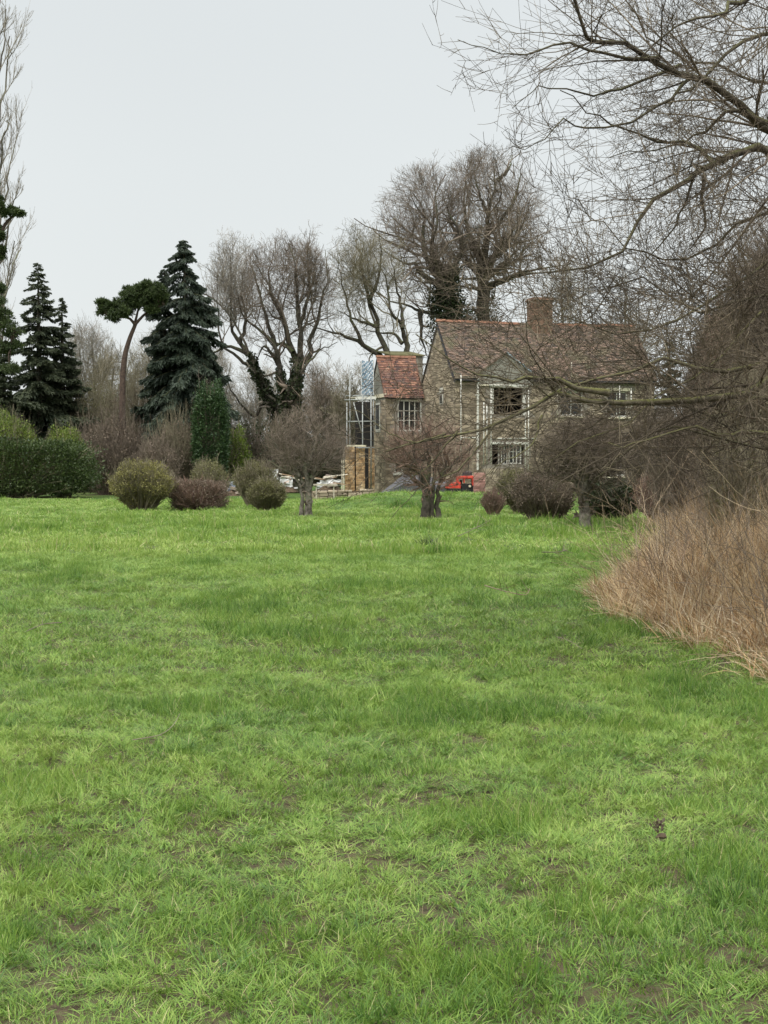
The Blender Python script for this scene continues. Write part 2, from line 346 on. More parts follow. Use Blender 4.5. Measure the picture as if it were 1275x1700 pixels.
def spawn(P_, R, per, t0, t1, ang, ang_sd, length, lsd, taper=.5, rmul=.6, rmin=.004, env=None, bias=None, keep=None):
    B, n_, _ = P_.shape
    pl = np.linalg.norm(np.diff(P_, axis=1), axis=2).sum(1); wgt = np.clip(pl / pl.mean(), .15, 2.5)
    cnt = rng.poisson(per * wgt)
    par = np.repeat(np.arange(B), cnt); m_ = len(par)
    if m_ == 0: return np.zeros((0, 3)), np.zeros((0, 3)), np.zeros(0), np.zeros(0)
    t = t0 + (t1 - t0) * rng.random(m_); f = t * (n_ - 1); i = np.minimum(f.astype(int), n_ - 2); f = f - i
    a, b_ = P_[par, i], P_[par, i + 1]; S = a + (b_ - a) * f[:, None]; tg = unit(b_ - a); rad = R[par, i] * (1 - f) + R[par, i + 1] * f
    nrm = unit(np.cross(tg, rng.normal(size=(m_, 3)))); an = np.radians(ang + ang_sd * rng.normal(size=m_))
    D = tg * np.cos(an)[:, None] + nrm * np.sin(an)[:, None]
    if bias is not None: D = D + np.asarray(bias)
    D = unit(D); Lc = length * np.clip(wgt[par], .45, 1.25) * (1 - taper * t) * np.exp(lsd * rng.normal(size=m_))
    if env is not None:
        c_, r_ = env; s_ = (S - c_) / r_; dd = D / r_; A = (dd * dd).sum(1); Bq = (s_ * dd).sum(1); C = (s_ * s_).sum(1) - 1
        disc = np.maximum(Bq * Bq - A * C, 0); te = (-Bq + np.sqrt(disc)) / A
        lim = np.where(C < 0, te * (.45 + .68 * rng.random(m_)), length * .30); Lc = np.minimum(Lc, np.maximum(lim, length * .25))
    return S, D, Lc, np.maximum(np.minimum(rad * rmul, rad), rmin)
def spline(pts, n_):
    p = np.asarray(pts, float); 
    if len(p) == 2: return p[0] + (p[1] - p[0]) * np.linspace(0, 1, n_)[:, None]
    q = np.vstack([2 * p[0] - p[1], p, 2 * p[-1] - p[-2]]); out = []
    for u in np.linspace(0, len(p) - 1 - 1e-6, n_):
        i = int(u); t = u - i; a, b_, c_, d = q[i:i + 4]
        out.append(.5 * ((2 * b_) + (c_ - a) * t + (2 * a - 5 * b_ + 4 * c_ - d) * t * t + (3 * b_ - a - 3 * c_ + d) * t ** 3))
    return np.array(out)
def cards(C, D, size, aspect=1.0, tint=None):
    """leaf shapes: a bent four-point leaf at each C along D"""
    m_ = len(C); D = unit(D); U = unit(np.cross(D, rng.normal(size=(m_, 3)))); s_ = np.broadcast_to(size, (m_,))[:, None] * (.6 + .8 * rng.random((m_, 1)))
    W = np.cross(D, U)
    V = np.stack([C, C + D * s_ * .5 + U * s_ * .5 * aspect, C + D * s_ + W * s_ * .15, C + D * s_ * .5 - U * s_ * .5 * aspect], 1).reshape(-1, 3)
    F = np.arange(m_ * 4).reshape(-1, 4); return V, F, np.repeat(rng.random(m_) if tint is None else tint, 4)

# ------------------------------------------------------------------ trees
def bare_tree(name, label, trunk, limbs, env, lv, bark, twig, group=None, ivy=None, cat='tree', trunk_first=True, rmin=.006, trop=(0, 0, .12), zmin=None, moss_only=None):
    """trunk/limbs: (points, r0, r1) in world coordinates"""
    base = np.asarray(trunk[0][0], float)
    root = thing(name, label, cat, tuple(base), group=group)
    allp, allr = [], []
    def limb(nm, spec, bk=None):
        pts, r0, r1 = spec; p = spline(pts, 14); ln = np.linalg.norm(p[-1] - p[0])
        p[1:-1] += rng.normal(0, .009 * ln, (12, 3)); r = r1 + (r0 - r1) * (1 - np.linspace(0, 1, 14)) ** (1.45 if nm == 'limb' else 1); r[0] *= 1.15 if nm == 'limb' else 1.35
        if nm == 'trunk': r[1] *= 1.1
        V, F, t = tubes(p[None] - base, r[None], 10); link(nm, np_mesh(nm, V, [F], t, True), bk or bark, root); return p, r
    for sp in [trunk]:
        p, r = limb('trunk', sp)
        if trunk_first: allp.append(p); allr.append(r)
    for li_, sp in enumerate(limbs):
        p, r = limb('limb', sp, None if moss_only is None else (M['bark_moss'] if li_ in moss_only else M['bark_over'])); allp.append(p); allr.append(r)
    P0 = np.array(allp); R0 = np.array(allr); bat = []
    lens = np.linalg.norm(np.diff(P0, axis=1), axis=2).sum(1)
    cur = (P0, R0)
    for j, q in enumerate(lv):
        pp, rr = cur
        per = q['n']
        S, D, L, Rr = spawn(pp, rr, per, q.get('t0', .25), q.get('t1', 1.0), q.get('a', 42), 12, q['L'], q.get('ls', .3), q.get('tp', .4), q.get('rm', .55), rmin, env, q.get('bias'))
        if zmin is not None:
            tipz = S[:, 2] + D[:, 2] * L; kk = (tipz > zmin) | (S[:, 0] > 3.2) | (rng.random(len(S)) < .12); S, D, L, Rr = S[kk], D[kk], L[kk], Rr[kk]
        if len(S) == 0: break
        Pn, Rn = grow(S, D, L, Rr, q.get('s', 4), q.get('w', .12), q.get('trop', trop), q.get('tip', .3))
        Rn = np.maximum(Rn, rmin * .6); bat.append((Pn - base, Rn, 5 if j == 0 else (4 if j == 1 and len(S) < 1500 else 3)))
        cur = (Pn, Rn) if not q.get('all') else (Pn, Rn)
    V, F, t = join_tubes(bat)
    link('crown', np_mesh('crown', V, F, t, True), twig, root)
    if ivy:
        cs = []; ds = []
        for (i, lo, hi, rad, cnt) in ivy:
            p = P0[i]; rr = R0[i]; f = lo * 13 + (hi - lo) * 13 * rng.random(cnt); a = np.minimum(f.astype(int), 12); c_ = p[a] + (p[a + 1] - p[a]) * (f - a)[:, None]
            nn = unit(rng.normal(size=(cnt, 3))); cs.append(c_ + nn * (rr[a][:, None] + rad * rng.random((cnt, 1)) * (1.25 - .6 * ((f / 13 - lo) / (hi - lo)))[:, None])); ds.append(nn + rng.normal(0, .4, (cnt, 3)) - [0, 0, .4])
        V, F, t = cards(np.concatenate(cs) - base, np.concatenate(ds), .12, .9); link('ivy', np_mesh('ivy', V, [F], t), M['leaf_ivydark'], root)
    return root
def px_path(pts, d0, jit=0.0, dz=0.0):
    """pixel path with a real drift in depth"""
    out = []
    for i, q in enumerate(pts):
        d = d0 + dz * i / max(1, len(pts) - 1) + (rs(-jit, jit) if i else 0)
        if len(q) == 3: d = q[2]
        out.append(P(q[0], q[1], d))
    return np.array(out)
def ell(cx, cy, rx, ry, d, rd=None):
    c_ = P(cx, cy, d); return c_, np.array([rx * d / FPX, (rd if rd else rx * d / FPX), ry * d / FPX])

def std_lv(H, n1=7, n2=5, n3=5, n4=4, n5=0):
    L = [dict(n=n1, L=.34 * H, a=50, s=8, w=.17, t0=.2, rm=.55, trop=(0, 0, .05)), dict(n=n2, L=.20 * H, a=46, s=6, w=.16, t0=.2, rm=.5, trop=(0, 0, .07)), dict(n=n3, L=.12 * H, a=42, s=5, w=.14, t0=.15, trop=(0, 0, .08)), dict(n=n4, L=.075 * H, a=38, s=3, w=.12, t0=.1, trop=(0, 0, .10))]
    L = [q for q in L if q['n'] > 0]
    if n5: L.append(dict(n=n5, L=.04 * H, a=32, s=2, w=.12, t0=.1))
    return L

def conifer(name, label, px, d, top, base, half, mat, cards_n=24000, droop=.5, seed=1, size=.34, trunk_px=None, lean=0, group=None, gap=.0, dens=1.0, pw=.85):
    g0 = T(X(px, d), d); b0 = np.array([X(px, d), d, g0]); H = Z(top + 6, d) - g0; W = half * d / FPX
    root = thing(name, label, 'conifer', tuple(b0), group=group)
    tp = np.array([[0, 0, 0], [lean * .3, 0, H * .4], [lean * .7, 0, H * .75], [lean, 0, H]]); tp = spline(tp, 14)
    V, F, t = tubes(tp[None], np.linspace(.24, .012, 14)[None], 8); link('trunk', np_mesh('trunk', V, [F], t, True), M['bark_dark'], root)
    zb = max(0.2, Z(base, d) - g0)
    nb = int(H * 17 * dens); u = np.sort(np.concatenate([rng.random(nb - 26) ** .9, 1 - .09 * rng.random(26)])); z = zb + (H - zb) * u * .998
    az = rng.random(nb) * 2 * np.pi; prof = (1 - u) ** pw * (.84 + .10 * np.sin(z * 1.3 + seed + 1.5 * np.cos(az))) ; ln = W * np.clip(prof, .03, 1) * (.5 + .7 * rng.random(nb)) + .10 + .22 * (1 - u)
    cx = np.interp(z, tp[:, 2], tp[:, 0]); S = np.stack([cx, np.zeros(nb), z], 1)
    D = np.stack([np.cos(az), np.sin(az), .25 - .3 * (1 - u)], 1)
    Pn, Rn = grow(S, D, ln, np.full(nb, .035) * (.4 + (1 - u)), 6, .06, (0, 0, -.16 * droop), .25)
    Pn[:, -1, 2] += .06 * ln; V, F, t = tubes(Pn, Rn, 4); link('branches', np_mesh('branches', V, [F], t, True), M['bark_dark'], root)
    # needle sprays hang from every branch
    w = ln ** 1.25 / (ln ** 1.25).sum(); bi = rng.choice(nb, cards_n, p=w); f = (.12 + .88 * rng.random(cards_n) ** .8) * 6; i = np.minimum(f.astype(int), 5)
    C = Pn[bi, i] + (Pn[bi, i + 1] - Pn[bi, i]) * (f - i)[:, None]; tg = unit(Pn[bi, i + 1] - Pn[bi, i])
    side = unit(np.cross(tg, [0, 0, 1.0])) * rng.choice([-1, 1], cards_n)[:, None]
    off = rng.random((cards_n, 1)) ** 1.3 * (.32 * ln[bi] * (1.15 - f / 6))[:, None]
    C = C + side * off * .8 + tg * off * .3 - np.array([0, 0, 1]) * off * droop * (.2 + .9 * rng.random((cards_n, 1)))
    Dc = tg * .7 + side * .5 - np.array([0, 0, 1]) * droop * (.3 + rng.random((cards_n, 1))) + rng.normal(0, .25, (cards_n, 3))
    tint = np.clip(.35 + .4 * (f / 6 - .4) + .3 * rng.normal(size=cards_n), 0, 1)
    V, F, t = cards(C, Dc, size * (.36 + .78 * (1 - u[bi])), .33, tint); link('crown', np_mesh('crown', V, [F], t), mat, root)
    return root

BASES = []
def clump_cards(cs, rad, cnt, size, flat=.6, aspect=.5):
    """leaf tufts in a cloud of small clumps"""
    m_ = len(cs); per = cnt // m_; C = []; D = []
    for c_, r in zip(cs, rad):
        k_ = 15; sub = c_ + unit(rng.normal(size=(k_, 3))) * np.array([r, r, r * flat]) * (.4 + 1.0 * rng.random((k_, 1))); w = rng.integers(0, k_, per)
        dv = unit(rng.normal(size=(per, 3))); C.append(sub[w] + dv * r * .27 * rng.random((per, 1)) ** .5 * [1, 1, flat]); D.append(dv + [0, 0, .5])
    return cards(np.concatenate(C), np.concatenate(D), size, aspect)

def bush(name, label, px, half, top, base_py, d, leaf, twig, nleaf=9000, nstem=260, size=.05, depth=None, group=None, flat=False, cat='bush', ground=None, shape=.0, inner=True, gap=0.0, taperb=.45, leafdir=.6, upright=False, loose=.24):
    """clipped or loose bush filling an oval; stems fan from the ground and carry twigs, leaves sit on and inside the shell"""
    x = X(px, d); z0 = T(x, d) if ground is None else ground; W = half * d / FPX; Hh = Z(top, d) - z0; Dp = depth or W
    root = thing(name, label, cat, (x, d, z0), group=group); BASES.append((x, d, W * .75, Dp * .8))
    def inside(n_, lo=.0):
        v = unit(rng.normal(size=(n_, 3))); r = (lo + (1 - lo) * rng.random((n_, 1)) ** .4)
        if flat: v = rng.uniform(-1, 1, (n_, 3)); ax_ = rng.integers(0, 3, n_); v[np.arange(n_), ax_] = np.sign(v[np.arange(n_), ax_]); v = v / (np.abs(v) ** 4).sum(1, keepdims=True) ** (1 / 4)
        lump = 1 + .08 * np.sin(v[:, :1] * 7 + x) + .06 * np.sin(v[:, 2:] * 9 + v[:, 1:2] * 5) + .07 * np.sin(v[:, :1] * 3.3 + v[:, 2:] * 3 + x * 5) + .08 * rng.normal(size=(n_, 1))
        q = v * r * lump; zz = .53 + .47 * q[:, 2]; nar = 1 - taperb * np.clip(.5 - zz, 0, 1) * 2 * .9
        return np.stack([q[:, 0] * W * nar, q[:, 1] * Dp * nar, np.clip(zz, .01, 2) * Hh], 1), v
    E, v = inside(nstem, .75); E = E * (1 + loose * rng.normal(0, .5, (nstem, 1)) * [.7, .7, 1]); E[:, 2] = np.maximum(E[:, 2], .05 * Hh); B0 = E * [.30, .30, 0] + rng.normal(0, .03 * W, (nstem, 3)) * [1, 1, 0]
    mid = (B0 + E) / 2 + rng.normal(0, .06 * W, (nstem, 3)) + [0, 0, .05 * Hh]
    tt = np.linspace(0, 1, 6)[None, :, None]; Ps = (1 - tt) ** 2 * B0[:, None] + 2 * tt * (1 - tt) * mid[:, None] + tt ** 2 * E[:, None]
    Rr = np.linspace(.022, .006, 6)[None].repeat(nstem, 0) * (.6 + .8 * rng.random((nstem, 1)))
    S, D, L, R2 = spawn(Ps, Rr, 9, .35, 1, 30, 12, .26 * Hh, .3, .4, .5, .0045, (np.array([0, 0, .5 * Hh]), np.array([W, Dp, .56 * Hh]) * (1 + loose)), bias=(0, 0, .45) if upright else None)
    P2, R2_ = grow(S, D, L, R2, 3, .12, (0, 0, .10), .5)
    V, F, t = join_tubes([(Ps, Rr, 4), (P2, R2_, 3)]); link('stems', np_mesh('stems', V, F, t, True), twig, root)
    if nleaf:
        C, v = inside(nleaf, .62 if inner else .85); 
        if gap: 
            k_ = vnoise(C[:, 0] * 3 + C[:, 1], C[:, 2] * 3 - C[:, 1], gap) > .42; C, v = C[k_], v[k_]
        V, F, t = cards(C, v * leafdir + rng.normal(0, .6, v.shape) + [0, 0, .5], size, .55); link('foliage', np_mesh('foliage', V, [F], t), leaf, root)
    return root

# ================================================================== SETTING
# ground sheet
ys = np.unique(np.concatenate([np.linspace(-6, 30, 300), np.linspace(30, 75, 190), np.array([80, 90, 110, 150, 220, 400, 900, 2500])]))
xs_ = np.unique(np.concatenate([np.linspace(-7, 9, 180), np.linspace(-26, -7, 40), np.linspace(9, 26, 40), np.array([-1200, -300, -90, -45, 45, 90, 300, 1200])]))
gx, gy = np.meshgrid(xs_, ys); gz = terrain(gx, gy); V = np.stack([gx, gy, gz], -1).reshape(-1, 3)
nx = len(xs_); i = np.arange(len(ys) - 1)[:, None] * nx + np.arange(nx - 1)[None]; F = np.stack([i, i + 1, i + nx + 1, i + nx], -1).reshape(-1, 4)
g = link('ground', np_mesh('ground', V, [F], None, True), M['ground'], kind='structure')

# ================================================================== HOUSE
A15 = R_(15)
house = thing('stone_house', 'old two storey stone house with brown tiled roof and front gable, stripped for repair', 'house', (X(755, 66), 66, 0), A15)
LEN, DEP, EAV, RDG = 9.3, 4.9, 5.25, 7.72; HB = .0
def rect_wall(mb, x0, x1, z0, z1, y0, y1, holes, axis='x'):
    xs = sorted({x0, x1, *[h for q in holes for h in q[:2]]}); zs = sorted({z0, z1, *[h for q in holes for h in q[2:]]})
    for a, b_ in zip(xs, xs[1:]):
        for c_, d in zip(zs, zs[1:]):
            if any(q[0] <= (a + b_) / 2 <= q[1] and q[2] <= (c_ + d) / 2 <= q[3] for q in holes): continue
            mb.box(a, b_, y0, y1, c_, d) if axis == 'x' else mb.box(y0, y1, a, b_, c_, d)
def facing(parent, x0, x1, z0, z1, plane, holes, mat, axis='x', sgn=-1, top=None, name='facing_stone', h=(.09, .17), w=(.16, .42)):
    """rubble stones laid in courses, proud of the wall"""
    mb = MB(); z = z0
    while z < z1 - .05:
        hh = rs(*h); x = x0 + rs(-.1, 0)
        while x < x1:
            ww = rs(*w); a, b_ = max(x, x0) + .008, min(x + ww, x1) - .008; c_, d = z + .007, min(z + hh, z1) - .007
            x += ww
            if b_ - a < .04: continue
            if any(a < q[1] + .01 and b_ > q[0] - .01 and c_ < q[3] + .01 and d > q[2] - .01 for q in holes): continue
            if top and (d > top(a) or d > top(b_)): continue
            pr = rs(.008, .03); t = rs(0, 1)
            p0, p1 = (plane - pr, plane + .02) if sgn < 0 else (plane - .02, plane + pr)
            mb.box(a, b_, p0, p1, c_, d, t, .004) if axis == 'x' else mb.box(p0, p1, a, b_, c_, d, t, .004)
        z += hh
    return mb.build(name, mat, parent, kind='stuff')
def upx(px, v=0.0):
    r = (px - 637.5) / FPX; fx = X(755, 66) - v * math.sin(A15); fy = 66 + v * math.cos(A15)
    return (r * fy - fx) / (math.cos(A15) - math.sin(A15) * r)
def zpx(py, u, v=0.0):
    return Z(py, 66 + v * math.cos(A15) + u * math.sin(A15))
W1 = (upx(817), upx(870), zpx(689, 2.3), zpx(644, 2.3)); W2 = (upx(817), upx(871), zpx(771, 2.3), zpx(738, 2.3))
W3 = (upx(930), upx(968), zpx(690, 5.5), zpx(650, 5.5)); W4 = (upx(1008), upx(1042), zpx(692, 7.6), zpx(650, 7.6))
W5 = (upx(1000), upx(1040), zpx(790, 7.3), zpx(748, 7.3))
GU0, GU1 = upx(794), upx(884); GUC = (GU0 + GU1) / 2; GZ = zpx(586, 2.3)
FRONT_HOLES = [W1, W2, W3, W4, W5]
mb = MB(); rect_wall(mb, 0, LEN, HB, EAV, 0, .42, FRONT_HOLES); mb.build('wall', M['mortar'], house)
facing(house, 0, LEN, HB, EAV, 0, [(q[0] - .12, q[1] + .12, q[2] - .1, q[3] + .22) for q in FRONT_HOLES] + [(GU0, GU1, 4.9, 9)], M['stone'])
# left gable wall with its small window
SWv = (1.75, 2.15, zpx(668, 0), zpx(650, 0))
mb = MB(); mb.prism([(.423, HB), (DEP, HB), (DEP, EAV), (DEP / 2, RDG - .06), (.423, EAV + .42)], 'x', 0, .4); mb.build('gable_wall', M['mortar'], house)
gt = lambda y: EAV + (RDG - EAV) * (1 - abs(y - DEP / 2) / (DEP / 2)) - .1
facing(house, .02, DEP, HB, RDG, 0, [(1.7, 2.2, zpx(669, 0), zpx(640, 0))], M['stone'], axis='y', top=gt)
mb = MB(); mb.prism([(.423, HB), (DEP, HB), (DEP, EAV), (DEP / 2, RDG - .06), (.423, EAV + .42)], 'x', LEN - .4, LEN); mb.box(.4, LEN - .4, DEP - .4, DEP, HB, EAV); mb.build('rear_wall', M['mortar'], house)
mb = MB(); mb.box(-.025, .015, 1.72, 2.18, zpx(648, 0), zpx(641, 0)); mb.build('lintel', M['white'], house, .004)
mb = MB(); mb.box(-.02, .02, 1.75, 2.15, zpx(668, 0), zpx(652, 0)); sw = mb.build('window', M['white'], house, .003)
mb = MB()
for a in (1.79, 1.97): mb.box(-.028, -.021, a, a + .14, zpx(667, 0), zpx(653, 0))
mb.build('pane', M['glass'], sw)
# front gable over the bay
mb = MB(); mb.prism([(GU0, EAV - .38), (GU1, EAV - .38), (GU1, EAV + .1), (GUC, GZ - .03), (GU0, EAV + .1)], 'y', -.05, .43); mb.build('front_gable', M['render'], house)
for s_, (a, b_) in enumerate(((GU0, GUC), (GUC, GU1))):
    mb = MB(); z0, z1 = (EAV + .1, GZ) if s_ == 0 else (GZ, EAV + .1)
    mb.add([(a, -.12, z0), (b_, -.12, z1), (b_, 1.7, z1), (a, .35, z0), (a, -.12, z0 + .07), (b_, -.12, z1 + .07), (b_, 1.7, z1 + .07), (a, .35, z0 + .07)] if s_ == 0 else
           [(a, -.12, z0), (b_, -.12, z1), (b_, .35, z1), (a, 1.7, z0), (a, -.12, z0 + .07), (b_, -.12, z1 + .07), (b_, .35, z1 + .07), (a, 1.7, z0 + .07)],
           [(3, 2, 1, 0), (4, 5, 6, 7), (0, 1, 5, 4), (1, 2, 6, 5), (2, 3, 7, 6), (3, 0, 4, 7)])
    o = mb.build('gable_roof', M['tile_main'] if s_ == 0 else M['lead'], house)
    if s_: o['label'] = 'blue grey sheeted right slope of the front gable'
# white verge board
mb = MB(); mb.box(GU0 - .06, GUC + .3, -.09, -.055, EAV - .42, EAV - .36); mb.build('lintel_board', M['cream'], house)

def tiled_roof(parent, x0, x1, ev, rv, ez, rz, mat, gauge=.105, w=.168, holes=None, name='roof_tiles', sag=.03):
    """plain clay tiles laid in courses up a slope from (ev, ez) to (rv, rz)"""
    sl = math.hypot(rv - ev, rz - ez); n_ = int(sl / gauge); du = np.array([0, (rv - ev) / sl, (rz - ez) / sl]); nn = np.array([0, -du[2], du[1]]) * (1 if rv > ev else -1)
    mb = MB()
    for i in range(n_ + 1):
        s0 = i * gauge; off = (i % 2) * w / 2; x = x0 - off; crs = rs(-.006, .006); ct = rs(-.15, .15)
        while x < x1 - .01:
            a, b_ = max(x, x0) + .002, min(x + w, x1) - .002; x += w
            if b_ - a < .02: continue
            if holes and holes((a + b_) / 2, s0): continue
            lift = rs(.0, .008) + (.02 if random.random() < .04 else 0); drop = rs(-.012, .012) + crs
            sg = .012 + sag * (1 - math.sin(math.pi * ((a - x0) / (x1 - x0)))) + .010 * (1 + math.sin(a * 1.7 + i * .1))
            p = np.array([0, ev, ez]) + du * (s0 + drop); q = p + du * (gauge * 1.5); t = min(1, max(0, random.gauss(.45 + ct, .28)))
            lo, hi = nn * (.022 + lift + sg), nn * (.002 + sg)
            A = [(a, *(p + lo)[1:]), (b_, *(p + lo)[1:]), (b_, *(q + hi)[1:]), (a, *(q + hi)[1:]), (a, *(p + hi)[1:]), (b_, *(p + hi)[1:])]
            mb.add(A, [(0, 1, 2, 3), (4, 5, 1, 0), (0, 3, 4), (1, 5, 2)], t)
    return mb.build(name, mat, parent, kind='stuff')
def gable_hole(u, s):
    z = EAV + s * math.sin(math.atan2(RDG - EAV, DEP / 2)); lim = GZ - (GZ - EAV - .1) * abs(u - GUC) / ((GU1 - GU0) / 2)
    return GU0 < u < GU1 and z < lim - .02
mb = MB(); sl = (RDG - EAV) / (DEP / 2)
for (y0, y1, z0, z1) in ((-.12, DEP / 2, EAV - .12 * sl, RDG), (DEP + .12, DEP / 2, EAV - .12 * sl, RDG)):
    if y0 < 0:
        for (xa, xb, ya) in ((-.06, GU0, y0), (GU1, LEN + .06, y0)):
            mb.add([(xa, ya, z0 - .1), (xb, ya, z0 - .1), (xb, y1, z1 - .1), (xa, y1, z1 - .1), (xa, ya, z0), (xb, ya, z0), (xb, y1, z1), (xa, y1, z1)], [(3, 2, 1, 0), (4, 5, 6, 7), (0, 1, 5, 4), (0, 4, 7, 3), (1, 2, 6, 5)])
        zt = GZ - .02; yt = (zt - EAV) / sl
        mb.add([(GU0, yt, zt), (GU1, yt, zt), (GU1, y1, z1), (GU0, y1, z1), (GU0, y0 + .12, EAV), (GU1, y0 + .12, EAV)], [(0, 1, 2, 3), (4, 0, 3), (5, 2, 1)])
        mb.add([(GU0, -.02, EAV - .01), (GUC, yt, zt), (GU0, yt, zt)], [(0, 1, 2)]); mb.add([(GU1, -.02, EAV - .01), (GUC, yt, zt), (GU1, yt, zt)], [(0, 1, 2)])
    else:
        mb.add([(-.06, y0, z0 - .1), (LEN + .06, y0, z0 - .1), (LEN + .06, y1, z1 - .1), (-.06, y1, z1 - .1), (-.06, y0, z0), (LEN + .06, y0, z0), (LEN + .06, y1, z1), (-.06, y1, z1)], [(0, 1, 2, 3), (7, 6, 5, 4), (0, 3, 7, 4), (1, 5, 6, 2)])
roof = mb.build('roof', M['steel_dark'], house)
tiled_roof(house, -.08, LEN + .08, -.16, DEP / 2, EAV - .16 * sl, RDG, M['tile_main'], holes=gable_hole, sag=.05)
rt = MB(); rt.prism([(-.11, -.05), (-.05, .055), (.05, .055), (.11, -.05)], 'x', 0, .425)
o0 = rt.build('ridge_tile', M['ridge'], house); x = -.1; first = True
while x < LEN:
    if not (3.4 < x < 4.1):
        o = o0 if first else o0.copy()
        if not first: COL.objects.link(o)
        first = False
        o.location = (x, DEP / 2, RDG + .10 - .05 * math.sin(math.pi * max(0, x) / LEN) + rs(-.008, .008)); o.rotation_euler = (rs(-.05, .05), rs(-.02, .02), rs(-.02, .02))
    x += .435
mb = MB(); mb.prism([(-.17, EAV - .28), (-.10, EAV - .28), (DEP / 2, RDG - .16), (DEP / 2, RDG - .02)], 'x', -.09, -.05); mb.build('barge_board', M['steel_dark'], house)
mb = MB(); mb.tube((GU1 + .05, -.22, EAV - .2), (LEN + .1, -.22, EAV - .22), .055); mb.build('gutter', M['rubber'], house)
mb = MB(); mb.tube((0.1, -.22, EAV - .2), (GU0 - .05, -.22, EAV - .22), .055); mb.build('gutter', M['rubber'], house)
mb = MB(); u0 = upx(791); mb.tube((u0, -.16, 1.2), (u0, -.16, EAV - .25), .05); mb.tube((u0, -.16, EAV - .25), (u0, -.24, EAV - .1), .05)
for z in (2.0, 3.2, 4.4): mb.box(u0 - .075, u0 + .075, -.2, -.0, z, z + .05)
mb.build('drainpipe', M['white'], house)
# chimney
cu = upx(895, 2.45); ch = MB(); z0 = RDG - .5; z = z0; zt = zpx(497, cu, 2.45)
while z < zt - .1:
    for s_ in range(4):
        for q in range(4):
            a = -.45 + q * .225 + (0.0); t = rs(0, 1); j = .004 * rs(0, 2)
            if s_ == 0: ch.box(cu + a + .004, cu + a + .218, 2.0 - j, 2.12, z + .004, z + .07, t)
            elif s_ == 1: ch.box(cu + a + .004, cu + a + .218, 2.78, 2.9 + j, z + .004, z + .07, t)
            elif s_ == 2: ch.box(cu - .45 - j, cu - .34, 2.122 + q * .164, 2.122 + q * .164 + .16, z + .004, z + .07, t)
            else: ch.box(cu + .34, cu + .45 + j, 2.122 + q * .164, 2.122 + q * .164 + .16, z + .004, z + .07, t)
    z += .075
chim = MB(); chim.box(cu - .43, cu + .43, 2.02, 2.88, z0, zt - .11); chim = chim.build('chimney', M['mortar'], house)
o = ch.build('brick', M['brick_old'], chim, kind='stuff')
mb = MB(); mb.box(cu - .52, cu + .52, 1.93, 2.97, zt - .1, zt - .02); mb.box(cu - .47, cu + .47, 1.98, 2.92, zt - .02, zt + .05); mb.build('chimney_cap', M['brick_old'], chim, .01)

def window(parent, q, plane, cols, rows, frame=.055, open_=False, mat='white', inner=.2):
    x0, x1, z0, z1 = q; mb = MB(); y0, y1 = plane + inner - .09, plane + inner
    mb.box(x0, x0 + frame, y0, y1, z0, z1); mb.box(x1 - frame, x1, y0, y1, z0, z1); mb.box(x0 + frame, x1 - frame, y0, y1, z0, z0 + frame); mb.box(x0 + frame, x1 - frame, y0, y1, z1 - frame, z1)
    cw = (x1 - x0 - frame * 2) / cols; rh = (z1 - z0 - 2 * frame) / rows
    for i in range(1, cols): xx = x0 + frame + i * cw; mb.box(xx - .02, xx + .02, y0 + .01, y1 - .01, z0 + frame, z1 - frame)
    for j in range(1, rows):
        zz = z0 + frame + j * rh
        for i in range(cols): mb.box(x0 + frame + i * cw + .021, x0 + frame + (i + 1) * cw - .021, y0 + .02, y1 - .02, zz - .013, zz + .013)
    w = mb.build('window', M[mat], parent, .004)
    g0 = None
    for i in range(cols):
        for j in range(rows):
            pm = MB(); ax = x0 + frame + i * cw + .0205; az = z0 + frame + j * rh + .0135
            pm.box(ax, ax + cw - .041, plane + inner - .05, plane + inner - .042, az, az + rh - .027); pm.build('pane', M['glass'], w)
    return w
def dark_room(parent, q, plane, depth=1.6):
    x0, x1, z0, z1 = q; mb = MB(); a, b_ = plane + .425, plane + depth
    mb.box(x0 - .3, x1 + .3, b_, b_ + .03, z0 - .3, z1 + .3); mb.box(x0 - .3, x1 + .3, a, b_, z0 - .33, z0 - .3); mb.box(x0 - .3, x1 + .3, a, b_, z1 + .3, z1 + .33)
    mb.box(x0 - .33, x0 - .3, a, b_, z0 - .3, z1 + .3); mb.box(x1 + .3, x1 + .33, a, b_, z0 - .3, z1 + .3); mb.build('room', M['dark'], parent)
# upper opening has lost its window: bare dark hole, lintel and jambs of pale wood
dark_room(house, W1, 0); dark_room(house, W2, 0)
mb = MB(); mb.box(W1[0] - .12, W1[1] + .12, -.06, .3, W1[3] + .01, W1[3] + .12); mb.build('lintel', M['white'], house, .004)
for jx in (W1[0] - .005, W1[1] - .045): mb = MB(); mb.box(jx, jx + .05, -.03, .15, W1[2], W1[3]); mb.build('jamb', M['white'], house)
mb = MB(); x_ = W1[0] + .2
for i in range(5): mb.box(W1[0] + .1 + i * .26, W1[0] + .13 + i * .26, .9, .96, W1[2] - .2, W1[3] + .1)
mb.obox(((W1[0] + W1[1]) / 2, .7, (W1[2] + W1[3]) / 2), (.55, 0, .3), (0, .03, 0), (.02, 0, .04)); mb.build('bare_joist', M['timber'], house)
mb = MB(); mb.box(W2[0] - .1, W2[1] + .15, -.06, .3, W2[3] + .01, W2[3] + .11); mb.build('lintel', M['white'], house, .004)
cm = (W2[0] + W2[1]) / 2 + .05
window(house, (cm, W2[1] - .12, W2[2] + .02, W2[3] - .02), 0, 3, 3, .05)
window(house, (W2[0] + .35, cm - .03, W2[2] - .0, W2[3] - .02), .08, 3, 1, .035)
window(house, W3, 0, 2, 2); window(house, W4, 0, 2, 2); window(house, W5, 0, 2, 2)
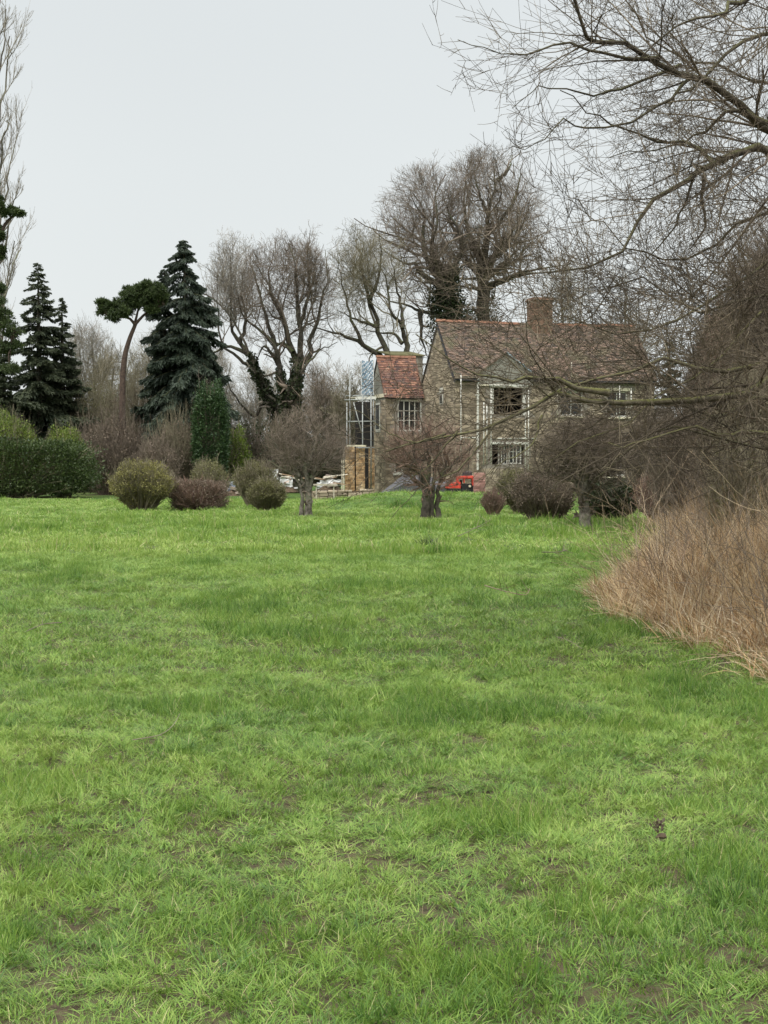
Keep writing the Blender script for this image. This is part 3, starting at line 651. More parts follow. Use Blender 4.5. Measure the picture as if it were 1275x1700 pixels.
mb = MB(); mb.box(upx(955), upx(1045), -.035, .1, W4[3] + .02, W4[3] + .16); mb.build('lintel', M['cream'], house, .004)
for q in (W3, W4, W5):
    mb = MB(); mb.box(q[0] - .08, q[1] + .08, -.1, .12, q[2] - .09, q[2] - .01); mb.build('window_sill', M['cream'], house, .004)

# --- left wing
WV0, WV1, WU0, WE, WR = 4.45, 7.1, -1.9, 4.62, 6.35
wing = thing('stone_wing', 'narrow stone wing with bright red tiled roof left of the main house', 'building', (X(755, 66), 66, 0), A15)
wz = lambda py: Z(py, 70.2)
wu = lambda px: upx(px, WV0)
Q1 = (wu(660), wu(700), wz(716), wz(664)); Q2 = (wu(655), wu(669), wz(785), wz(765))
mb = MB(); rect_wall(mb, WU0, -.005, HB, WE, WV0, WV0 + .35, [Q1, Q2]); mb.build('wall', M['mortar'], wing)
facing(wing, WU0, -.03, HB, WE, WV0, [(Q1[0] - .05, Q1[1] + .05, Q1[2] - .02, Q1[3] + .1), (Q2[0] - .05, Q2[1] + .05, Q2[2] - .15, Q2[3] + .1)], M['stone'])
mb = MB(); yc = (WV0 + WV1) / 2; mb.prism([(WV0 + .352, HB), (WV1, HB), (WV1, WE), (yc, WR - .05), (WV0 + .352, WE + .35)], 'x', WU0, WU0 + .35); mb.box(WU0 + .36, -.02, WV1 - .3, WV1, HB, WE); mb.build('gable_wall', M['render'], wing)
wgt = lambda y: WE + (WR - WE) * (1 - abs(y - yc) / (yc - WV0)) - .1
facing(wing, WV0 + .02, WV1, HB, WE - .2, WU0, [(5.3, 6.1, wz(716), wz(665))], M['stone'], axis='y', top=wgt)
mb = MB(); mb.box(WU0 - .06, WU0 + .01, WV0 - .1, WV1, WE - .13, WE + .03); mb.box(WU0 - .06, WU0 + .06, WV0 - .07, WV0 - .02, WE - .13, WE + .03); mb.build('fascia_board', M['cream'], wing)
mb = MB(); mb.box(WU0 - .03, WU0 + .03, 5.35, 6.05, wz(716), wz(668)); sw = mb.build('window', M['white'], wing)
mb = MB(); mb.box(WU0 - .04, WU0 - .032, 5.42, 5.98, wz(712), wz(671)); mb.build('pane', M['glass'], sw)
wsl = (WR - WE) / (yc - WV0); mb = MB()
for (y0, sg) in ((WV0 - .1, 1), (WV1 + .1, -1)):
    z0 = WE - .1 * wsl; v8 = [(WU0 - .06, y0, z0 - .07), (-.09, y0, z0 - .07), (-.09, yc, WR - .07), (WU0 - .06, yc, WR - .07), (WU0 - .06, y0, z0), (-.09, y0, z0), (-.09, yc, WR), (WU0 - .06, yc, WR)]
    mb.add(v8, [(3, 2, 1, 0), (4, 5, 6, 7), (0, 1, 5, 4), (0, 4, 7, 3), (1, 2, 6, 5)])
mb.build('roof', M['steel_dark'], wing)
tiled_roof(wing, WU0 - .08, -.1, WV0 - .14, yc, WE - .14 * wsl, WR, M['tile_red'], sag=.02)
x = WU0 - .08; first = True
rt = MB(); rt.prism([(-.10, -.05), (-.05, .05), (.05, .05), (.10, -.05)], 'x', 0, .37); o0 = rt.build('ridge_tile', M['ridge'], wing)
while x < -.4:
    o = o0 if first else o0.copy()
    if not first: COL.objects.link(o)
    first = False; o.location = (x, yc, WR + .07 + rs(-.005, .005)); x += .38
window(wing, Q1, WV0, 4, 3, .06, inner=.12); window(wing, Q2, WV0, 1, 1, .05, inner=.12)
mb = MB(); mb.box(Q2[0] - .06, Q2[1] + .06, WV0 - .08, WV0 + .05, Q2[2] - .1, Q2[2] - .005); mb.build('window_sill', M['white'], wing)
# rear lean-to and its chimney showing above the wing
rear = thing('mossy_outbuilding', 'mossy flat roofed outbuilding showing just above the red wing roof', 'building', (X(672, 78), 78, 0), A15)
zt = Z(579, 78); mb = MB(); mb.box(-.72, .95, 0, 2.5, 0, zt - .35); mb.build('wall', M['mortar'], rear)
mb = MB(); mb.add([(-.8, -.1, zt - .36), (1.02, -.1, zt - .36), (1.02, 2.6, zt), (-.8, 2.6, zt), (-.8, -.1, zt - .3), (1.02, -.1, zt - .3), (1.02, 2.6, zt + .06), (-.8, 2.6, zt + .06)], [(3, 2, 1, 0), (4, 5, 6, 7), (0, 1, 5, 4), (1, 2, 6, 5), (2, 3, 7, 6), (3, 0, 4, 7)]); mb.build('roof', M['moss_roof'], rear)

# --- roofless extension: two orange stone piers, lintel, dark doorway
ext = thing('stone_piers', 'ruined orange stone extension piers with dark doorway under the scaffold', 'ruin', (0, 0, 0))
def pier(px0, px1, top, d, dep=.5):
    x0, x1 = X(px0, d), X(px1, d); zt = Z(top, d); core = MB(); core.box(x0 + .02, x1 - .02, d + .02, d + dep - .02, 0, zt - .02); c_ = core.build('pier', M['mortar'], ext)
    mb = MB(); z = 0
    while z < zt - .03:
        hh = rs(.05, .10); x = x0
        while x < x1 - .02:
            ww = min(rs(.10, .24), x1 - x); mb.box(x + .006, x + ww - .006, d - rs(0, .02), d + .1, z + .005, min(z + hh, zt) - .005, rs(0, 1), .004); x += ww
        for k_ in range(2): mb.box(x0 - rs(0, .012), x0 + .1, d + .104 + k_ * .2, d + .295 + k_ * .2, z + .005, min(z + hh, zt) - .005, rs(0, 1), .003)
        z += hh
    mb.build('pier_stone', M['orange_stone'], c_, kind='stuff')
pier(573, 589, 742, 67); pier(591, 606, 744, 66.8); pier(612, 622, 742, 68.2)
mb = MB(); mb.box(X(589, 67), X(591, 67), 67.1, 67.5, 0, Z(742, 67)); mb.box(X(602, 69), X(620, 69), 69, 69.1, 0, Z(690, 69)); mb.build('doorway_back', M['dark'], ext)  # near-black panels: shade of the opening and pier gap put into colour
mb = MB()
for p_ in (567, 570): mb.box(X(p_, 66.6), X(p_ + 1.5, 66.6), 66.6, 66.66, 0.1, Z(745 if p_ == 570 else 760, 66.6))
mb.box(X(575, 66.7), X(608, 66.7), 66.55, 66.7, Z(742, 66.7) + .01, Z(740, 66.7) + .03); mb.build('timber_frame', M['cream'], ext)

# --- boarded scaffold with netting, and a dark sheet painted as interior shade
scaf = thing('scaffold', 'galvanised scaffold with boarded platform left of the stone wing', 'scaffolding', (0, 0, 0))
def pole(root, a, b_, r=.026, nm='scaffold_tube', mat='galv'):
    m_ = MB(); m_.tube(a, b_, r); return m_.build(nm, M[mat], root, smooth=True)
for (px, d, top) in ((581, 67.6, 618), (602, 67.4, 655), (616, 67.2, 650), (576, 70.2, 668), (600, 70.4, 600), (620, 70.4, 598)):
    pole(scaf, (X(px, d), d, 0), (X(px, d), d, Z(top, d)))
for (py, d, a, b_) in ((664, 67.4, 572, 622), (744, 67.5, 572, 622), (657, 70.3, 574, 622), (700, 67.5, 575, 622)):
    pole(scaf, (X(a, d), d, Z(py, d)), (X(b_, d), d, Z(py, d) + .02))
pole(scaf, (X(587, 67.4), 67.4, Z(668, 67.4)), (X(604, 67.4), 67.4, Z(730, 67.4)))
for i in range(4):
    mb = MB(); dd = 67.55 + i * .24; mb.box(X(580, 67), X(623, 67), dd, dd + .22, Z(660, 67) + rs(-.01, .01), Z(660, 67) + .045); mb.build('scaffold_board', M['board'], scaf)
mb = MB(); mb.box(X(590, 67), X(624, 67), 67.48, 67.51, Z(663, 67), Z(657.5, 67)); mb.build('toe_board', M['white'], scaf)
mb = MB(); mb.box(X(590, 70), X(618, 70), 69.4, 69.5, Z(738, 70), Z(668, 70)); mb.build('interior_shade_sheet', M['dark'], scaf)  # added near-black sheet, colour stands in for shade inside the open extension
nv = []; N1, N2 = 10, 26
for j in range(N2):
    for i in range(N1):
        u = i / (N1 - 1); v = j / (N2 - 1); nv.append((X(599 + 20 * u, 70.6), 70.6 + .05 * math.sin(u * 14 + v * 3), Z(657 - 60 * v + 3 * math.sin(u * 3), 70.6)))
fs = [(j * N1 + i, j * N1 + i + 1, (j + 1) * N1 + i + 1, (j + 1) * N1 + i) for j in range(N2 - 1) for i in range(N1 - 1) if (i * 7 + j * 5) % 3]
me = bpy.data.meshes.new('debris_netting'); me.from_pydata(nv, [], fs); o = link('debris_netting', me, M['net'])
sm = o.modifiers.new('thick', 'SOLIDIFY'); sm.thickness = .01
tag(o, 'torn pale blue debris netting hanging from the scaffold beside the wing gable', 'netting')

# front scaffold poles on the house
fsc = thing('scaffold', 'pale scaffold poles standing against the front of the main house', 'scaffolding', (X(755, 66), 66, 0), A15)
for (px, t, b_) in ((803, 668, 772), (808, 672, 770), (815, 645, 770), (872, 648, 800), (877, 648, 800), (765, 622, 770), (1028, 640, 700), (1047, 645, 690)):
    u = upx(px, -.9); pole(fsc, (u, -.9, max(0, zpx(b_, u, -.9))), (u, -.9, zpx(t, u, -.9)), .024, 'upright', 'white')
for (a, b_, py) in ((765, 790, 727), (826, 892, 728), (812, 880, 640)):
    u0, u1 = upx(a, -.9), upx(b_, -.9); pole(fsc, (u0, -.93, zpx(py, 2.3, -.9)), (u1, -.93, zpx(py, 2.3, -.9)), .026, 'ledger', 'white')
for (px, py0, py1) in ((925, 655, 700), (948, 600, 640), (985, 660, 720)): 
    u = upx(px, -.9); pole(fsc, (u, -.9, zpx(py1, u, -.9)), (u, -.9, zpx(py0, u, -.9)), .02, 'upright', 'board')

# low dry stone wall
lw = thing('low_stone_wall', 'low crumbling dry stone wall in front of the ruined piers', 'wall', (X(505, 62), 62, 0))
wl_ = X(618, 62) - X(505, 62); z = 0
for c_ in range(3):
    x = 0
    hh = .14 - .015 * c_
    while x < wl_:
        ww = min(rs(.2, .42), wl_ - x + .1); mb = MB(); tz = T(X(505, 62) + x, 62)
        if not (c_ == 2 and random.random() < .2):
            mb.box(0, ww - .02, rs(-.03, .02), .32, 0, hh - .012, rs(0, 1), .015); o = mb.build('stone', M['stone'], lw, .012); o.location = (x, 0, tz + z)
        x += ww
    z += hh
mb = MB(); mb.box(.02, wl_ - .02, .06, .28, 0, .38); mb.build('wall_core', M['soil'], lw)

# rubble heap behind the wall
def heap(label, px0, px1, top, base, d, npl, nch, blue=False, nsheet=2):
    cx = X((px0 + px1) / 2, d); W = X(px1, d) - X(px0, d); z0, z1 = Z(base, d), Z(top, d); H = z1 - z0
    rt_ = thing('rubble_heap', label, 'rubble', (cx, d, z0), group='builders rubble heaps')
    mb = MB(); n_ = 9
    pts = [(0, 0, H * .7)] + [(W * .5 * r * math.cos(a), .8 * r * math.sin(a), H * (.75 - .75 * r) * rs(.7, 1.1) - (.02 if r == 1 else 0)) for r in (.5, 1) for a in np.linspace(0, 2 * math.pi, n_, endpoint=False)]
    fs_ = [(0, 1 + i, 1 + (i + 1) % n_) for i in range(n_)] + [(1 + i, 1 + n_ + i, 1 + n_ + (i + 1) % n_, 1 + (i + 1) % n_) for i in range(n_)]
    mb.add([(p[0], p[1], max(p[2], -.1)) for p in pts], fs_); mb.build('spoil', M['soil'], rt_)
    for i in range(nch):
        mb = MB(); a = rs(0, 6.28); r = rs(0, .9); s_ = rs(.05, .13); mb.obox((W * .45 * r * math.cos(a), -.2 + .6 * r * math.sin(a), H * (.8 - .75 * r)), (s_, rs(-.03, .03), rs(-.03, .03)), (rs(-.03, .03), s_ * .6, 0), (0, rs(-.03, .03), s_ * .5), rs(0, 1)); mb.build('rubble_chunk', M['rubble'] if i % 3 else M['sheet'], rt_, .01)
    for i in range(npl):
        mb = MB(); a = rs(-.5, .5); L = rs(.3, .6); mb.obox((rs(-.4, .4) * W, rs(-.5, .2), H * rs(.3, .8)), (L * math.cos(a), rs(-.1, .1), L * math.sin(a)), (0, .05, 0), (0, .01, .02), .5); mb.build('plank', M['timber'] if i % 2 else M['board'], rt_)
    for i in range(nsheet):
        mb = MB(); n_ = 6; c0 = (rs(-.4, .4) * W, -.45, H * rs(.2, .6)); vs = [(c0[0] + (i_ / 5 - .5) * .55, c0[1] + rs(-.05, .05), c0[2] + (j_ / 5 - .5) * .28 + rs(-.05, .05)) for j_ in range(6) for i_ in range(6)]
        mb.add(vs, [(j_ * 6 + i_, j_ * 6 + i_ + 1, j_ * 6 + i_ + 7, j_ * 6 + i_ + 6) for j_ in range(5) for i_ in range(5)]); o = mb.build('crumpled_sheet', M['sheet_blue'] if blue else M['sheet'], rt_); o.modifiers.new('t', 'SOLIDIFY').thickness = .008
    return rt_
heap('heap of broken timber, pale sheet and rubble behind the low stone wall', 523, 568, 783, 812, 65, 7, 26, False, 3)
heap('heap of grey blue sheeting and rubble between the clipped bushes', 368, 402, 790, 822, 64, 3, 16, True, 4)
heap('small mixed rubble heap below the leaning white board', 462, 496, 783, 816, 66, 4, 20)
mb = MB(); d = 65; mb.obox(((X(447, d) + X(462, d)) / 2, d, Z(787, d)), ((X(462, d) - X(447, d)) / 2, 0, 0), (0, .03, -.0), (0, .05, .21)); mb.obox((X(447.5, d), d + .05, Z(800, d)), (.025, 0, 0), (0, .03, 0), (0, 0, .45)); mb.obox((X(461, d), d + .05, Z(800, d)), (.025, 0, 0), (0, .03, 0), (0, 0, .45))
tag(mb.build('white_board', M['sheet']), 'white board propped upright behind the round olive bush', 'board')
mb = MB(); d = 61; mb.box(X(520, d), X(560, d), d, d + .2, Z(806, d), Z(803.5, d)); mb.box(X(524, d), X(526, d), d + .05, d + .15, 0.1, Z(806, d)); mb.box(X(553, d), X(555, d), d + .05, d + .15, 0.1, Z(806, d))
tag(mb.build('grey_plank', M['board']), 'long pale plank lying level above the low stone wall', 'plank')

# membrane covered heap
d = 63.2; x0, x1, x2 = X(622, d), X(672, d), X(745, d); zt = Z(786, d); N1, N2 = 26, 12; vs = []
for j in range(N2):
    v = j / (N2 - 1)
    for i in range(N1):
        u = i / (N1 - 1); x = x0 + (x2 - x0) * u; prof = min(1, (x - x0) / (x1 - x0)) if x < x1 else 1 - .25 * (x - x1) / (x2 - x1)
        vs.append((x, d - .1 + 2.0 * v, T(x, d) - .05 + (zt - .1) * prof * math.sin(math.pi * min(1, .12 + v * .88)) ** .5 + rs(-.02, .02)))
mb = MB(); mb.add(vs, [(j * N1 + i, j * N1 + i + 1, (j + 1) * N1 + i + 1, (j + 1) * N1 + i) for j in range(N2 - 1) for i in range(N1 - 1)]); mb.add([vs[i] for i in range(N1)] + [(vs[i][0], vs[i][1] - .01, 0) for i in range(N1)], [(N1 + i, N1 + i + 1, i + 1, i) for i in range(N1 - 1)])
tag(mb.build('covered_heap', M['membrane'], smooth=True), 'sloping dark grey membrane covered heap in front of the wing', 'heap')

# red machine
d = 62.6; rm = thing('compact_machine', 'small red tracked site machine with open dark cab beside the house', 'machine', (X(740, d), d, T(X(760, d), d)))
s_ = d / FPX; zb = Z(822, d) - rm.location[2]
def rz_(py): return Z(py, d) - rm.location[2]
mb = MB(); mb.prism([(0, rz_(811)), (0, rz_(806)), (2 * s_, rz_(803)), (14 * s_, rz_(801)), (25 * s_, rz_(800)), (25 * s_, rz_(811))], 'y', 0, .8); mb.build('bonnet', M['red'], rm, .02)
mb = MB()
for (a, b_, t, bt) in ((18, 21.5, 791, 806), (30, 31.5, 792, 802), (44, 47, 792, 806)):
    mb.box(a * s_, b_ * s_, 0, .06, rz_(bt), rz_(t)); mb.box(a * s_, b_ * s_, .74, .8, rz_(bt), rz_(t))
mb.prism([(18 * s_, rz_(793)), (20 * s_, rz_(790.5)), (46 * s_, rz_(790)), (48 * s_, rz_(793)), (48 * s_, rz_(794.5)), (18 * s_, rz_(794.5))], 'y', -.01, .81); mb.build('cab_frame', M['red'], rm, .01)
mb = MB(); mb.box(26 * s_, 48 * s_, .05, .75, rz_(813), rz_(803)); mb.box(24 * s_, 28 * s_, .3, .6, rz_(804), rz_(797)); mb.build('cab_seat', M['rubber'], rm, .02)
mb = MB(); mb.tube((40 * s_, -.04, rz_(807)), (40 * s_, .02, rz_(807)), .05, 14); mb.build('lamp', M['cream'], rm)
mb = MB(); mb.box(0, 50 * s_, .03, .2, 0.02, rz_(812)); mb.box(0, 50 * s_, .6, .77, 0.02, rz_(812))
for i in range(4): mb.tube(((5 + 13 * i) * s_, -.01, .11), ((5 + 13 * i) * s_, .03, .11), .09, 12)
mb.build('track', M['rubber'], rm, .04)
mb = MB(); mb.box(30 * s_, 46 * s_, .9, 1.3, rz_(796), rz_(782)); tag(mb.build('dark_canopy', M['rubber'], rm, .05), '', '') if False else mb.build('engine_cowl', M['steel_dark'], rm, .05)
# pallet of bricks
bs = thing('brick_stack', 'tall stack of dusty pink bricks on a pallet right of the red machine', 'bricks', (X(787, 61.8), 61.8, T(X(787, 61.8), 61.8)))
mb = MB(); z = .13; W = X(806, 61.8) - X(787, 61.8); zt = Z(786, 61.8) - bs.location[2]
while z < zt:
    for i in range(2):
        for j in range(5): mb.box(i * W / 2 + .004, (i + 1) * W / 2 - .004, j * .11, j * .11 + .104, z, z + .062, rs(0, 1), .003)
    z += .066
mb.build('brick', M['brick'], bs, kind='stuff')
mb = MB(); mb.box(-.02, W + .02, 0, .55, .095, .12); [mb.box(-.02 + k_ * W / 2, .06 + k_ * W / 2, 0, .55, 0, .094) for k_ in (0, .85, 1.7)]; mb.build('pallet', M['timber'], bs)

# ================================================================== CONIFERS (left)
conifer('spruce_tree', 'tallest dark blue green spruce with drooping boughs, behind the ivy column', 318, 74, 392, 720, 108, M['leaf_spruce'], 84000, 1.0, 1, .34, lean=-.35, pw=.62)
conifer('spruce_tree', 'shorter dark spruce grown against the left side of the tallest spruce', 274, 75, 440, 715, 62, M['leaf_spruce'], 40000, .9, 4, .33, pw=.62)
conifer('fir_tree', 'ragged dark green fir with narrow top rising behind the laurel hedge', 66, 78, 430, 735, 98, M['leaf_fir'], 60000, .6, 2, .27)
conifer('fir_tree', 'smaller fir with thin pointed top right of the ragged fir', 105, 79, 488, 735, 50, M['leaf_fir'], 28000, .6, 5, .26)
conifer('fir_tree', 'broad low fir cut by the left edge of the picture', 8, 77, 560, 735, 45, M['leaf_fir'], 26000, .5, 6, .28)

def pine(label, trunk_px, d, r, clumps, limbs, cnt, group=None):
    tr = px_path(trunk_px, d); tr[0][2] = T(tr[0][0], d); root = thing('pine_tree', label, 'tree', tuple(tr[0]), group=group); p = spline(tr, 16)
    V, F, t = tubes((p - tr[0])[None], np.linspace(r, r * .5, 16)[None], 10); link('trunk', np_mesh('trunk', V, [F], t, True), M['bark_pine'], root)
    lpts = [p[-5:]]
    for lb in limbs:
        q = spline(px_path(lb, d, .3), 8); lpts.append(q[3:]); V, F, t = tubes((q - tr[0])[None], np.linspace(r * .45, r * .15, 8)[None], 7); link('limb', np_mesh('limb', V, [F], t, True), M['bark_pine'], root)
    cs = []; ra = []
    for (cx, cy, cr) in clumps:
        for k_ in range(2):
            dd = d + rs(-1, 1) * cr * d / FPX * 1.2; cs.append(P(cx + rs(-3, 3), cy + rs(-2, 2), dd) - tr[0]); ra.append(cr * .85 * d / FPX)
    E = np.array(cs); LP = np.concatenate(lpts) - tr[0]; S = LP[np.linalg.norm(E[:, None] - LP[None], axis=2).argmin(1)]; tt = np.linspace(0, 1, 5)[None, :, None]; B = S[:, None] * (1 - tt) + E[:, None] * tt; B[:, 1:-1] += rng.normal(0, .1, B[:, 1:-1].shape)
    V, F, t = tubes(B, np.linspace(.045, .015, 5)[None].repeat(len(B), 0), 4); link('branches', np_mesh('branches', V, [F], t, True), M['bark_pine'], root)
    V, F, t = clump_cards(E, ra, cnt, .15, .6, .26); link('crown', np_mesh('crown', V, [F], t), M['leaf_pine'], root)
    return root
pine('tall pine with bare orange brown trunk and flat umbrella crown', [(203, 735), (203, 660), (206, 600), (214, 566), (225, 538)], 72, .17,
     [(176, 515, 13), (187, 524, 13), (172, 505, 9), (200, 506, 14), (215, 493, 15), (207, 517, 13), (228, 482, 16), (240, 476, 13), (244, 495, 15), (257, 484, 15), (262, 500, 12), (224, 505, 12), (186, 508, 9), (250, 512, 9), (270, 492, 10)],
     [[(225, 540), (214, 528), (195, 526), (180, 522)], [(225, 538), (240, 522), (256, 512), (272, 506)], [(222, 545), (228, 520), (232, 500)]], 30000)
pine('tall pine at the left edge with one bough reaching right', [(-32, 800), (-30, 600), (-26, 450), (-22, 300)], 70, .3,
     [(8, 352, 10), (22, 350, 8), (33, 355, 6), (-10, 345, 14), (2, 392, 6), (-3, 425, 8), (4, 415, 5), (-2, 332, 7), (-15, 380, 14), (0, 520, 16), (10, 540, 18), (22, 555, 14), (5, 580, 18), (28, 575, 10), (-10, 500, 18), (2, 480, 10), (12, 610, 15), (-24, 300, 22), (-34, 280, 22), (-15, 300, 16), (-28, 260, 18), (-45, 330, 22), (-50, 400, 20)],
     [[(-26, 430), (-5, 400), (10, 370), (30, 352)], [(-28, 560), (-5, 540), (20, 545)]], 26000)

# ================================================================== BARE TREES
# tall poplar at the left edge
d = 92; tr = px_path([(-22, 800), (-20, 600), (-16, 300), (-12, 40)], d); tr[0][2] = 0
lb = [px_path(q, d, .6) for q in ([(-20, 620), (0, 540), (12, 470), (24, 400)], [(-20, 560), (5, 500), (22, 440), (34, 415)], [(-18, 430), (2, 360), (14, 290), (26, 235)], [(-18, 360), (0, 280), (10, 215), (18, 190)], [(-16, 280), (0, 200), (10, 120), (16, 60)], [(-16, 230), (-4, 140), (6, 70), (10, 15)], [(-18, 480), (5, 420), (18, 350), (32, 310)], [(-14, 150), (-6, 70), (0, -10)])]
bare_tree('poplar_tree', 'very tall upright bare poplar rising along the left edge', (tr, .45, .08), [(q, .10, .03) for q in lb], None,
          [dict(n=10, L=2.8, a=24, s=5, w=.07, t0=.1, trop=(0, 0, .22)), dict(n=6, L=1.3, a=26, s=4, w=.07, t0=.15, trop=(0, 0, .2)), dict(n=3.5, L=.7, a=24, s=3, w=.07, t0=.1, trop=(0, 0, .2))], M['bark_grey'], M['twig_pale'], rmin=.011)

def ivt(*q): return q
# B: leaning ivy tree
d = 79
lbB = [px_path(q, d, .6) for q in ([(452, 668), (436, 640), (423, 605), (398, 571), (383, 540), (380, 482), (383, 425)], [(412, 588), (380, 575), (350, 585), (338, 560)], [(423, 605), (405, 600), (370, 570), (362, 520), (360, 470)], [(398, 571), (408, 530), (400, 480), (410, 430)], [(440, 660), (420, 690), (385, 650), (360, 600)])]
tB = px_path([(462, 800), (464, 735), (461, 692), (450, 665)], d); tB[0][2] = T(tB[0][0], d)
bare_tree('willow_tree', 'leaning bare willow with ivy clad trunk right of the tall spruce', (tB, .38, .26), [(lbB[0], .26, .02)] + [(q, .12, .018) for q in lbB[1:]], ell(385, 500, 48, 120, d, 3.5),
          std_lv(9, 7, 5, 4.2, 3), M['bark_dark'], M['twig_pale'], ivy=[(0, 0, 1, .22, 1500), (1, 0, .4, .14, 1500)], rmin=.007)
d = 77
tA = px_path([(484, 800), (482, 730), (484, 690), (482, 655)], d); tA[0][2] = T(tA[0][0], d)
lbA = [px_path(q, d, .7) for q in ([(478, 660), (470, 640), (462, 605), (456, 574), (429, 550), (401, 519), (396, 490)], [(484, 660), (492, 632), (487, 586), (468, 531), (453, 492), (447, 455), (455, 415)], [(488, 650), (499, 599), (498, 544), (493, 482), (490, 440), (480, 405)], [(494, 610), (511, 590), (520, 545), (534, 500), (545, 465), (540, 415)],
                                   [(490, 650), (505, 612), (530, 584), (560, 568)], [(462, 605), (440, 575), (425, 600)], [(456, 574), (440, 520), (425, 470), (415, 425)], [(496, 540), (510, 500), (512, 450), (515, 410)], [(487, 586), (470, 570), (455, 575), (440, 560)])]
bare_tree('willow_tree', 'large spreading bare willow with thick ivy trunk in the middle of the tree line', (tA, .5, .42), [(lbA[0], .22, .025), (lbA[1], .26, .02), (lbA[2], .22, .02), (lbA[3], .18, .015)] + [(q, .12, .018) for q in lbA[4:]], ell(477, 515, 88, 128, d, 5),
          std_lv(10, 6.5, 5, 4.4, 3), M['bark_dark'], M['twig_brown'], ivy=[(0, 0, 1, .2, 2400), (1, 0, .3, .1, 700), (2, 0, .3, .12, 900), (3, 0, .2, .1, 500)], rmin=.007)
# C
d = 80
tC = px_path([(664, 800), (664, 680), (662, 640), (655, 610)], d); tC[0][2] = T(tC[0][0], d)
lbC = [px_path(q, d, .7) for q in ([(655, 612), (631, 595), (603, 572), (566, 556), (536, 547), (505, 534)], [(655, 612), (643, 586), (628, 543), (614, 498), (603, 461), (596, 425), (592, 395)], [(660, 620), (672, 580), (668, 545), (650, 515), (640, 470), (620, 420)], [(603, 574), (590, 540), (575, 500), (565, 460), (560, 420)], [(628, 543), (590, 530), (560, 515)], [(668, 570), (655, 555), (625, 552), (600, 545)], [(668, 545), (664, 500), (655, 460), (650, 420)], [(614, 498), (630, 460), (632, 420), (630, 390)])]
bare_tree('willow_tree', 'bare willow behind the red wing roof with a long low limb reaching left', (tC, .4, .3), [(lbC[0], .21, .02), (lbC[1], .2, .018), (lbC[2], .2, .018)] + [(q, .11, .016) for q in lbC[3:]], ell(602, 485, 78, 108, d, 5),
          std_lv(10, 6.5, 5, 4.4, 3), M['bark_dark'], M['twig_olive'], rmin=.007)
# D
d = 86
tD = px_path([(755, 800), (754, 620), (750, 530), (740, 478)], d); tD[0][2] = T(tD[0][0], d)
lbD = [px_path(q, d, .8) for q in ([(738, 485), (722, 468), (698, 453), (692, 438), (672, 437), (648, 422), (630, 408)], [(738, 478), (724, 455), (706, 420), (703, 385), (704, 365), (693, 345), (680, 310)], [(742, 470), (728, 440), (716, 414), (723, 388), (728, 350), (720, 305)], [(745, 470), (755, 440), (769, 416), (776, 394), (790, 380), (815, 376)], [(750, 530), (725, 522), (698, 518), (672, 505), (645, 498), (625, 480)], [(769, 414), (762, 380), (745, 355), (735, 320)], [(698, 518), (700, 560), (712, 600)])]
bare_tree('ash_tree', 'tall bare tree with black ivy trunk behind the main roof, left of the two', (tD, .5, .36), [(q, .24, .02) for q in lbD[:4]] + [(q, .16, .02) for q in lbD[4:]], ell(712, 395, 98, 126, d, 6.5),
          std_lv(11, 8, 5.5, 4.6, 3), M['bark_dark'], M['twig_brown'], ivy=[(0, .45, 1, .9, 6500), (4, 0, .15, .5, 500)], rmin=.0075)
d = 88
tE = px_path([(806, 800), (804, 600), (803, 512), (803, 450)], d); tE[0][2] = T(tE[0][0], d)
lbE = [px_path(q, d, .8) for q in ([(803, 455), (809, 388), (812, 349), (822, 305), (826, 262)], [(803, 440), (840, 411), (868, 371), (885, 325)], [(803, 480), (834, 467), (863, 453), (905, 446), (940, 440)], [(804, 430), (780, 390), (770, 340), (775, 290)], [(812, 360), (795, 320), (785, 275)], [(809, 388), (848, 345), (862, 300), (868, 270)], [(803, 470), (785, 440), (765, 425)], [(826, 300), (845, 280), (850, 258)])]
bare_tree('ash_tree', 'tallest bare tree behind the house with rounded twiggy crown, right of the two', (tE, .48, .32), [(q, .22, .02) for q in lbE[:4]] + [(q, .14, .016) for q in lbE[4:]], ell(812, 372, 100, 126, d, 6.5),
          std_lv(11, 8, 5.5, 4.6, 3), M['bark_dark'], M['twig_brown'], rmin=.0075)
bush('ivy_clump', 'low dark ivy mass behind the roof ridge between the two tall trees', 795, 55, 505, 800, 87, M['leaf_ivydark'], M['twig_brown'], 9000, 160, .16, depth=1.5, cat='ivy')

# thin background trees
def generic(label, px, d, top, half, twig, n=(6, 5, 4, 3, 0), group='thin bare trees of the far tree line', up=True, bottom=None, name='bare_tree', bark='bark_grey', rmin=.008, r=.2, base=None):
    g0 = T(X(px, d), d); H = Z(top, d) - g0; b0 = np.array([X(px, d), d, g0]); tr = b0 + np.array([[0, 0, 0], [rs(-.3, .3), 0, H * .25], [rs(-.4, .4), 0, H * .5], [rs(-.4, .4), 0, H * .8]]); W = half * d / FPX
    lb = []
    for k_ in range(6):
        a = k_ * 1.1 + rs(0, .6); f = .12 + .13 * k_ * .6; s0 = tr[0] + (tr[-1] - tr[0]) * f; lb.append((np.array([s0, s0 + [W * .45 * math.cos(a), W * .45 * math.sin(a), H * .16], s0 + [W * .75 * math.cos(a), W * .75 * math.sin(a), H * (.36 + .1 * rs(0, 1))]]), r * .5, r * .12))
    zc = (Z(bottom, d) if bottom else H * .55 + g0)
    env = (np.array([b0[0], d, g0 + H * .56]), np.array([W, W, H * .46]))
    return bare_tree(name, label, (tr, r, r * .2), lb, env, std_lv(H * .9, *n), M[bark], M[twig], group=group, rmin=rmin)
